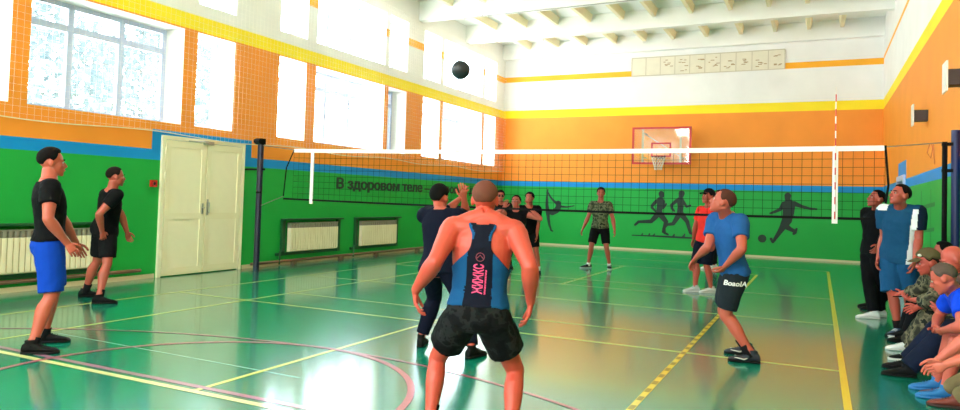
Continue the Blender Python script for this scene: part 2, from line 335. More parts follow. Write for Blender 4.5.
# ------------------------------------------------------------------ radiators in their niches
m_rad = mat('cream radiator paint', (246,236,200), .45); m_grille = mat('grey radiator grille', (150,146,128), .5); m_dgreen = mat('dark green shelf paint', (16,84,44), .5)
m_pipe = mat('pinkish brown pipe', (120,92,70), .5)
def radiator(y0, y1, lab):
    t = thing('radiator', (.05,(y0+y1)/2,0), lab, 'radiator', 'radiators along the left wall')
    f = MB(); zt = .97
    f.box((0,y0-.16,zt),(.16,y1+.2,zt+.035)); f.box((0,y0-.16,.2),(.06,y0-.06,zt)); f.box((0,y1+.08,.2),(.06,y1+.2,zt)); f.box((0,y0-.3,.2),(.05,y1+.2,.26))
    f.build('niche_frame', m_dgreen, t)
    n = max(6, round((y1-y0)/.085)); p = MB(); g = MB()
    for i in range(n):
        a = y0+(y1-y0)*i/n; w = (y1-y0)/n
        p.rings([[(.06,a+.003,zz),(.15,a+.012,zz),(.15,a+w-.012,zz),(.06,a+w-.003,zz)] for zz in (.3,.8)])
        g.box((.06,a+w*.25,.80),(.14,a+w*.75,.9))
    p.box((.06,y0,.28),(.12,y1,.33)); p.build('sections', m_rad, t)
    g.box((.06,y0,.895),(.14,y1,.915)); g.box((.06,y0,.80),(.1,y1,.91)); g.build('grille', m_grille, t)
    q = MB(); q.tube([(.09,y0-.1,.3),(.09,y0-.25,.3),(.09,y0-.25,.02)],.018); q.build('feed_pipe', m_dgreen, t)
radiator(3.9, 7.5, 'wide cream ribbed radiator behind the player in blue shorts')
radiator(11.97, 13.66, 'cream ribbed radiator in green niche nearest the left net post')
radiator(14.63, 16.26, 'cream ribbed radiator in green niche below the wall lettering')
mb = MB(); mb.tube([(.07,10.9,.085),(.07,20,.085)],.03); mb.tube([(.07,2,.16),(.07,8.3,.16)],.03)
for yy in (12.2,13.9,15.4,17.5): mb.box((0,yy-.05,0),(.12,yy+.05,.06))
tag(mb.build('heating_pipe', m_pipe), 'brownish heating pipe running along the foot of the left wall', 'pipe')
# red call point by the door
t = thing('alarm_button', (0,8.52,1.66), 'small red alarm call point on green wall beside cream door', 'alarm')
mb = MB(); mb.box((0,8.46,1.6),(.05,8.58,1.72)); mb.build('housing', mat('alarm red',(190,30,24),.4), t)
mb = MB(); mb.ball((.05,8.52,1.66),(.015,.03,.03)); mb.build('button', mat('alarm dark',(50,16,14),.4), t)

# ------------------------------------------------------------------ writing and silhouettes on the walls
m_ink = mat('dark mural paint', (12,44,34), .6)
def text_mesh(body, name, m, size, bold=.0, ext=.002):
    c = bpy.data.curves.new(name, 'FONT'); c.body = body; c.size = size; c.offset = bold; c.extrude = ext; c.resolution_u = 3
    o = bpy.data.objects.new(name+'_src', c); S.collection.objects.link(o); bpy.context.view_layer.update()
    me = bpy.data.meshes.new_from_object(o.evaluated_get(bpy.context.evaluated_depsgraph_get()))
    bpy.data.objects.remove(o); bpy.data.curves.remove(c); me.materials.clear(); me.name = name
    return me
def fit_text(body, name, m, L, H, Mx, bold=.02):
    """text squeezed into a box L wide (capital height H) and placed by matrix Mx (x right, y up)"""
    me = text_mesh(body, name, m, 1, bold)
    xs = [v.co.x for v in me.vertices]; x0, x1 = min(xs), max(xs); ch = .73
    me.transform(Mx @ Matrix.Diagonal((L/(x1-x0), H/ch, 1, 1)) @ Matrix.Translation((-x0,0,0)))
    return me
Mx = Matrix(((0,0,1,.004),(1,0,0,13.72),(0,1,0,1.715),(0,0,0,1)))
me = fit_text('В здоровом теле – здоровый дух', 'wall_lettering', m_ink, 8.0, .26, Mx, .02)
bm = bmesh.new()
for q in (-1, 0, 1):
    m2 = me.copy(); m2.transform(Matrix.Translation((.0006*q, .014*q, .004*(q%2)))); bm.from_mesh(m2); bpy.data.meshes.remove(m2)
bm.to_mesh(me); bm.free()
tag(link('wall_lettering', me, m_ink), 'dark Cyrillic slogan lettering painted on the green left wall', 'lettering')

def prism(mb, poly, y0, y1):
    """poly: (x, z) outline; front at y0"""
    n = len(poly); mb.add([(x,y0,z) for x,z in poly]+[(x,y1,z) for x,z in poly], [tuple(range(n)), tuple(range(2*n-1,n-1,-1))]+[(i,(i+1)%n,n+(i+1)%n,n+i) for i in range(n)])
def stroke(mb, pts, y0, y1):
    """tapered painted stroke through (x, z, r); every overlapping piece gets its own hair of paint thickness"""
    for (xa,za,ra),(xb,zb,rb) in zip(pts, pts[1:]):
        d = Vector((xb-xa,zb-za))
        if d.length < .02: continue
        d.normalize(); n = Vector((-d.y,d.x)); y0 -= .0003
        prism(mb, [(xa+n.x*ra,za+n.y*ra),(xa-n.x*ra,za-n.y*ra),(xb-n.x*rb,zb-n.y*rb),(xb+n.x*rb,zb+n.y*rb)], y0, y1)
    for x,z,r in pts[:1] if len(pts) == 2 and abs(pts[0][0]-pts[1][0]) < .05 and abs(pts[0][1]-pts[1][1]) < .05 else pts:
        y0 -= .0003; prism(mb, [(x+r*math.cos(2*math.pi*i/18), z+r*math.sin(2*math.pi*i/18)) for i in range(18)], y0, y1)
def mural(name, strokes, lab, cat='mural'):
    mb = MB()
    for i, s in enumerate(strokes): stroke(mb, s, BY-.003-.0035*i, BY)
    return tag(mb.build(name, m_ink), lab, cat)
mural('gymnast_mural', MURALS['gymnast'], 'dark mural of a gymnast in standing splits on green back wall')
mural('runner_mural', MURALS['runner1'], 'dark mural of a runner, left of the running pair, rear leg stretched out')
mural('runner_mural', MURALS['runner2'], 'dark mural of a runner, right of the running pair')
mural('ground_mural', MURALS['ground'], 'dark painted strip of ground with grass under the two painted runners')
mural('footballer_mural', MURALS['footballer'], 'dark mural of a footballer kicking on green back wall')
mural('football_mural', MURALS['football'], 'dark round painted football left of the painted footballer')
mb = MB()
for (ya,za,yb,zb,h) in ((15.45,1.66,13.25,1.73,.07),(15.4,1.22,13.3,1.32,.06)):
    for s in (0,): mb.add([(RW-.003,ya,za),(RW-.003,yb,zb),(RW-.003,yb,zb-h),(RW-.003,ya,za-h)],[(0,1,2,3)])
for yy in (14.9,13.7): mb.add([(RW-.004,yy-.03,1.95),(RW-.004,yy+.03,1.95),(RW-.004,yy+.03,.9),(RW-.004,yy-.03,.9)],[(0,1,2,3)])
tag(mb.build('hurdle_mural', mat('mural green',(20,120,48),.6)), 'dark green painted bars on the green right wall behind standing spectators', 'mural')

# pale panel high on the back wall
t = thing('wall_panel', (7.13,BY-.02,6.2), 'long pale beige panel with faint drawings high on back wall', 'panel')
mb = MB(); mb.box((4.74,BY-.03,5.9),(9.53,BY,6.5)); mb.build('board', mat('pale beige panel',(228,221,200),.7,var=.08,vscale=5), t)
mb = MB(); random.seed(3)
for i in range(11):
    x = 4.74+4.79*i/10; mb.box((x-.012,BY-.036,5.9),(x+.012,BY-.03,6.5))
mb.box((4.74,BY-.036,6.49),(9.53,BY-.03,6.52)); mb.box((4.74,BY-.036,5.88),(9.53,BY-.03,5.905))
mb.build('frame_strips', mat('panel strip',(200,190,166),.7), t)
mb = MB()
for i in range(2,10):
    for q in range(7):
        x = 4.86+.479*i+random.uniform(-.02,.24); z = 5.97+random.uniform(0,.4); w = random.uniform(.05,.13)
        mb.box((x,BY-.034,z),(x+w,BY-.03,z+.025))
mb.build('drawings', mat('faint drawing',(176,150,112),.7), t)

# ------------------------------------------------------------------ basketball board
m_red = mat('red board edging', (206,32,28), .4); m_steel = mat('painted bracket', (200,190,150), .4)
def clear_mat():
    m = bpy.data.materials.new('clear acrylic'); m.use_nodes = True; nt = m.node_tree
    out = nt.nodes['Material Output']; nt.nodes.remove(nt.nodes['Principled BSDF'])
    t = nt.nodes.new('ShaderNodeBsdfTransparent'); t.inputs[0].default_value = (.97,.99,.96,1); g = nt.nodes.new('ShaderNodeBsdfGlossy'); g.inputs['Roughness'].default_value = .04
    fr = nt.nodes.new('ShaderNodeFresnel'); fr.inputs['IOR'].default_value = 1.6; mx = nt.nodes.new('ShaderNodeMixShader')
    nt.links.new(fr.outputs[0], mx.inputs[0]); nt.links.new(t.outputs[0], mx.inputs[1]); nt.links.new(g.outputs[0], mx.inputs[2]); nt.links.new(mx.outputs[0], out.inputs['Surface'])
    return m
t = thing('basketball_hoop', (5.9,BY,2.8), 'clear basketball backboard with red edging on the orange back wall', 'basketball hoop')
yb = 22.92; x0,x1,z0,z1 = 4.95,6.85,2.86,4.08; xc = 5.9
mb = MB(); mb.box((x0+.02,yb+.004,z0+.02),(x1-.02,yb+.016,z1-.02)); mb.build('backboard', clear_mat(), t)
mb = MB(); w = .065
mb.box((x0,yb-.01,z0),(x1,yb+.03,z0+w)); mb.box((x0,yb-.01,z1-w),(x1,yb+.03,z1)); mb.box((x0,yb-.01,z0+w),(x0+w,yb+.03,z1-w)); mb.box((x1-w,yb-.01,z0+w),(x1,yb+.03,z1-w))
mb.build('edging', m_red, t)
mb = MB(); a,b,c,d = xc-.32,xc+.32,3.1,3.57; w=.05
mb.box((a,yb-.004,c),(b,yb+.004,c+w)); mb.box((a,yb-.004,d-w),(b,yb+.004,d)); mb.box((a,yb-.004,c+w),(a+w,yb+.004,d-w)); mb.box((b-w,yb-.004,c+w),(b,yb+.004,d-w))
mb.build('target_square', m_red, t)
mb = MB()
for x in (x0+.34,x1-.34):
    mb.box((x-.03,yb+.03,z0+.05),(x+.03,yb+.08,z1-.05))
    for z in (3.1,3.9): mb.tube([(x,yb+.06,z),(x,BY,z)],.025)
mb.tube([(x0+.34,yb+.06,3.9),(x1-.34,BY-.02,3.1)],.015); mb.build('bracket', m_steel, t)
rc = Vector((xc,yb-.4,3.08)); mb = MB(); n = 28
pts = [rc+Vector((.225*math.cos(2*math.pi*i/n),.225*math.sin(2*math.pi*i/n),0)) for i in range(n+1)]
mb.tube(pts,.013,6); mb.box((xc-.08,yb-.19,3.03),(xc+.08,yb-.01,3.09)); mb.build('rim', mat('rim dark red',(110,34,22),.4), t)
mb = MB(); m_cord = mat('white net cord',(236,232,214),.8)
for i in range(12):
    for s in (1,-1):
        pts = []
        for k2 in range(7):
            a = 2*math.pi*(i+s*k2*.5)/12; rr = .22-.10*min(1,k2/5); pts.append(rc+Vector((rr*math.cos(a),rr*math.sin(a),-.07*k2)))
        mb.tube(pts,.006,4)
mb.build('hoop_net', m_cord, t)

# ------------------------------------------------------------------ boxes on the right wall
m_dark = mat('dark brown metal', (44,30,24), .5); m_pw = mat('pale grey panel', (226,222,214), .45)
def wall_box(ya, yb_, zb, zt, lab):
    t = thing('wall_unit', (RW,(ya+yb_)/2,zb), lab, 'wall unit', 'white fronted units on the right wall')
    mb = MB(); mb.box((11.98,ya,zb),(12.0,yb_,zt)); mb.build('front_panel', m_pw, t)
    mb = MB(); h = zt-zb; mb.box((12.0,ya+.03,zb+.2*h),(RW,yb_-.06,zb+.72*h)); mb.build('housing', m_dark, t)
wall_box(10.56,10.9,3.12,3.51,'white fronted dark unit on orange wall, near, at the right frame edge')
wall_box(14.1,14.36,3.06,3.43,'white fronted dark unit on orange right wall, the farther of two')

# ------------------------------------------------------------------ volleyball net
m_navy = mat('navy post paint', (16,22,52), .4); m_bluepost = mat('blue post padding', (10,26,84), .5); m_black = mat('black cord', (7,8,9), .8, spec=.2); m_tape = mat('white net tape', (244,244,240), .6)
NX0, NX1, ZT, ZB = 1.3, 11.32, 2.43, 1.43
sag = lambda x: -.035*math.sin(math.pi*(x-NX0)/(NX1-NX0))
t = thing('volleyball_net', (6.2,NY,ZB), 'black mesh volleyball net with white top tape across the hall', 'net')
mb = MB(); n = 24; xs = [NX0+(NX1-NX0)*i/n for i in range(n+1)]
mb.rings([[(x,NY-.006,ZT+sag(x)),(x,NY+.006,ZT+sag(x)),(x,NY+.006,ZT+sag(x)-.07),(x,NY-.006,ZT+sag(x)-.07)] for x in xs]); mb.build('top_tape', m_tape, t)
mb = MB(); mb.rings([[(x,NY-.006,ZB+.035+sag(x)),(x,NY+.006,ZB+.035+sag(x)),(x,NY+.006,ZB+sag(x)),(x,NY-.006,ZB+sag(x))] for x in [1.07]+xs[1:]]); mb.build('bottom_band', m_black, t)
mb = MB(); nx = 80
for i in range(nx+1):
    x = NX0+(NX1-NX0)*i/nx; mb.tube([(x,NY,ZT-.05+sag(x)),(x,NY,ZB+.03+sag(x))],.0026,4)
for j in range(1,9):
    mb.tube([(x,NY,ZT-.06+sag(x)-j*.115) for x in xs],.0026,4)
mb.build('mesh', m_black, t)['kind'] = 'stuff'
mb = MB(); mb.tube([(NX0,NY,ZT-.02),(1.12,NY,2.06),(1.07,NY,1.5)],.012,6); mb.build('side_cord', m_black, t)
mb = MB(); mb.tube([(NX1,NY,ZT),(11.36,NY,1.9),(11.3,NY,ZB)],.016,6); mb.build('side_cord', m_black, t)
for x in (1.76,10.73):
    mb = MB(); mb.box((x-.035,NY-.012,ZT-.01),(x+.035,NY+.012,ZB-.06)); mb.build('side_band', m_tape, t)
for pa, pb in (((NX0,NY,ZT-.02),(.50,NY,2.5)),((1.07,NY,1.5),(.50,NY,1.3)),((NX1,NY,ZT-.02),(11.95,NY,2.46))):
    mb = MB(); mb.tube([pa,pb],.008,5); mb.build('rope', mat('pale rope',(120,116,104),.8), t)
m_arod = mat('antenna white',(240,236,228),.4); m_ared = mat('antenna red',(214,60,50),.4)
t = thing('net_antenna', (10.73,NY-.02,ZB), 'red and white rod rising from the right end of the net', 'antenna')
a = MB(); a.rings([[(10.73+.008*math.cos(q*math.pi/4),NY-.022+.008*math.sin(q*math.pi/4),ZB+.1*i) for q in range(8)] for i in range(19)])
a.mi = [(k//8)%2 for k in range(18*8)]+[0,0]; a.build('rod', [m_ared, m_arod], t)
# posts
t = thing('net_post', (.44,NY,0), 'dark net post by the cream door on the left', 'post', 'net posts')
mb = MB(); mb.tube([(.44,NY,0),(.44,NY,2.6)],.06,16); mb.build('pole', m_navy, t)
mb = MB(); mb.box((.36,NY-.07,2.52),(.5,NY+.07,2.64)); mb.tube([(.38,NY-.1,2.58),(.52,NY-.1,2.58)],.05,12); mb.build('pulley_head', m_black, t)
mb = MB(); mb.tube([(.01,NY,2.02),(.56,NY,2.02)],.02); mb.build('bracket', m_black, t)
mb = MB(); mb.tube([(.44,NY-.07,1.56),(.54,NY-.07,1.56)],.02); mb.build('hook', m_black, t)
t = thing('net_post', (12.1,NY,0), 'blue black net post by the right wall', 'post', 'net posts')
mb = MB(); mb.tube([(12.1,NY,0),(12.1,NY,2.62)],.05,16); mb.build('pole', m_bluepost, t)
mb = MB(); mb.tube([(11.98,NY-.02,1.1),(11.98,NY-.02,2.47)],.03,12); mb.build('tension_tube', m_black, t)
for z in (1.14,2.1,2.44):
    mb = MB(); mb.box((11.95,NY-.04,z-.02),(12.1,NY+.02,z+.02)); mb.build('bracket', m_black, t)
tp = MB(); tp.tube([(11.82,NY,2.45),(11.79,NY-.01,2.33),(11.83,NY,2.26),(11.85,NY,2.38),(11.84,NY,2.45)],.008,5); tp.tube([(11.86,NY,2.45),(11.87,NY,2.18)],.006,5)
tag(tp.build('loose_cord', mat('orange cord',(214,120,70),.8)), 'loose knotted cord hanging from net rope near the right post', 'cord')

# protective mesh in front of the window wall
mb = MB(); X = .1; random.seed(5)
def zb(y): return 2.55+.03*math.sin(y*1.7)
y = 1.0
while y < BY-.05: mb.tube([(X,y,zb(y)),(X,y,6.7)],.0012,3); y += .105
z = 2.6
while z < 6.7: mb.tube([(X,1.0,z),(X,BY-.05,z)],.0012,3); z += .105
o = mb.build('protective_net', mat('white protective cord',(250,246,236),.8)); tag(o,'fine white protective mesh hung over the left windows','net')
mb = MB(); mb.tube([(X,1+.25*i,zb(1+.25*i)) for i in range(90)],.009,5); r_ = mb.build('edge_rope', mat('rope cream',(230,216,180),.8), o)

# ------------------------------------------------------------------ ball
bc = Vector(BALL); t = thing('volleyball', bc-Vector((0,0,.107)), 'dark volleyball in the air above the net', 'ball')
mb = MB(); mb.ball(bc,.107,32); mb.build('panels', mat('dark ball leather',(34,40,46),.4,bump=.2,bscale=60), t, smooth=True)
mb = MB()
for ax in range(3):
    for off in (-.035,.035):
        r_ = math.sqrt(.1075**2-off**2); pts = []
        for i in range(33):
            a = 2*math.pi*i/32; v = [r_*math.cos(a), r_*math.sin(a)]; v.insert(ax, off); pts.append(bc+Vector(v))
        mb.tube(pts,.0012,4)
mb.build('seams', mat('ball seam',(14,16,18),.6), t)
# drop wire from the ceiling
mb = MB(); mb.tube([(2.6,20.6,6.75),(2.62,20.6,5.6)],.008,5); tag(mb.build('hanging_wire', mat('grey wire',(120,116,110),.6)),'thin grey wire hanging from ceiling near the left back corner','wire')
mb = MB(); mb.tube([(1.4,17.45,6.68),(6.4,17.3,6.68),(8.5,17.25,6.66)],.009,5)
for x in (2.0,): mb.tube([(x,17.4,6.68),(x,17.4,7.2)],.012,5)
tag(mb.build('ceiling_cable', mat('grey cable',(150,146,140),.6)),'thin cable run along the underside of ceiling rib','cable')

# ------------------------------------------------------------------ benches for the spectators
m_wood = mat('worn bench wood', (150,104,60), .5, var=.2, vscale=8)
for i,(ya,yb2) in enumerate(((5.0,7.6),(7.75,10.35),(10.9,13.6))):
    t = thing('gym_bench', (11.95,(ya+yb2)/2,0), ('low wooden bench under the nearest seated spectators','low wooden bench under the spectator in camouflage','low wooden bench beyond the right net post')[i], 'bench', 'benches along the right wall')
    mb = MB(); mb.box((11.78,ya,.34),(12.12,yb2,.38)); mb.build('seat', m_wood, t)
    for yy in (ya+.3,yb2-.3):
        mb = MB(); mb.box((11.82,yy-.03,0),(12.08,yy+.03,.34)); mb.build('leg', m_wood, t)

# trees in the yard outside the window wall
m_leaf = mat('pale foliage', (84,100,104), .8, var=.3); m_bark = mat('bark',(110,96,80),.9)
def tree(x, y, h, lab):
    t = thing('tree', (x,y,-1), lab, 'tree', 'trees outside the left windows')
    mb = MB(); mb.tube([(x,y,-1),(x+.1,y,h*.4),(x,y+.1,h*.8)],[.16,.12,.04],8); mb.build('trunk', m_bark, t)
    mb = MB()
    for i in range(3200):
        a = random.uniform(0,2*math.pi); b = math.acos(random.uniform(-1,1)); r_ = random.uniform(.35,1)**.5
        c = Vector((x+2.4*r_*math.sin(b)*math.cos(a), y+2.4*r_*math.sin(b)*math.sin(a), h*.62+h*.4*r_*math.cos(b)))
        d1 = Vector((random.gauss(0,1),random.gauss(0,1),random.gauss(0,1))).normalized(); d2 = d1.orthogonal().normalized()
        s = random.uniform(.08,.17); mb.add([c-d1*s,c+d2*s*.5,c+d1*s,c-d2*s*.5],[(0,1,2,3)])
    mb.build('crown', m_leaf, t)
tree(-7.5,10.6,6.5,'pale leafy tree seen through the large near window, left side')
tree(-8.5,15.8,7,'pale leafy tree seen through the large near window, right side')

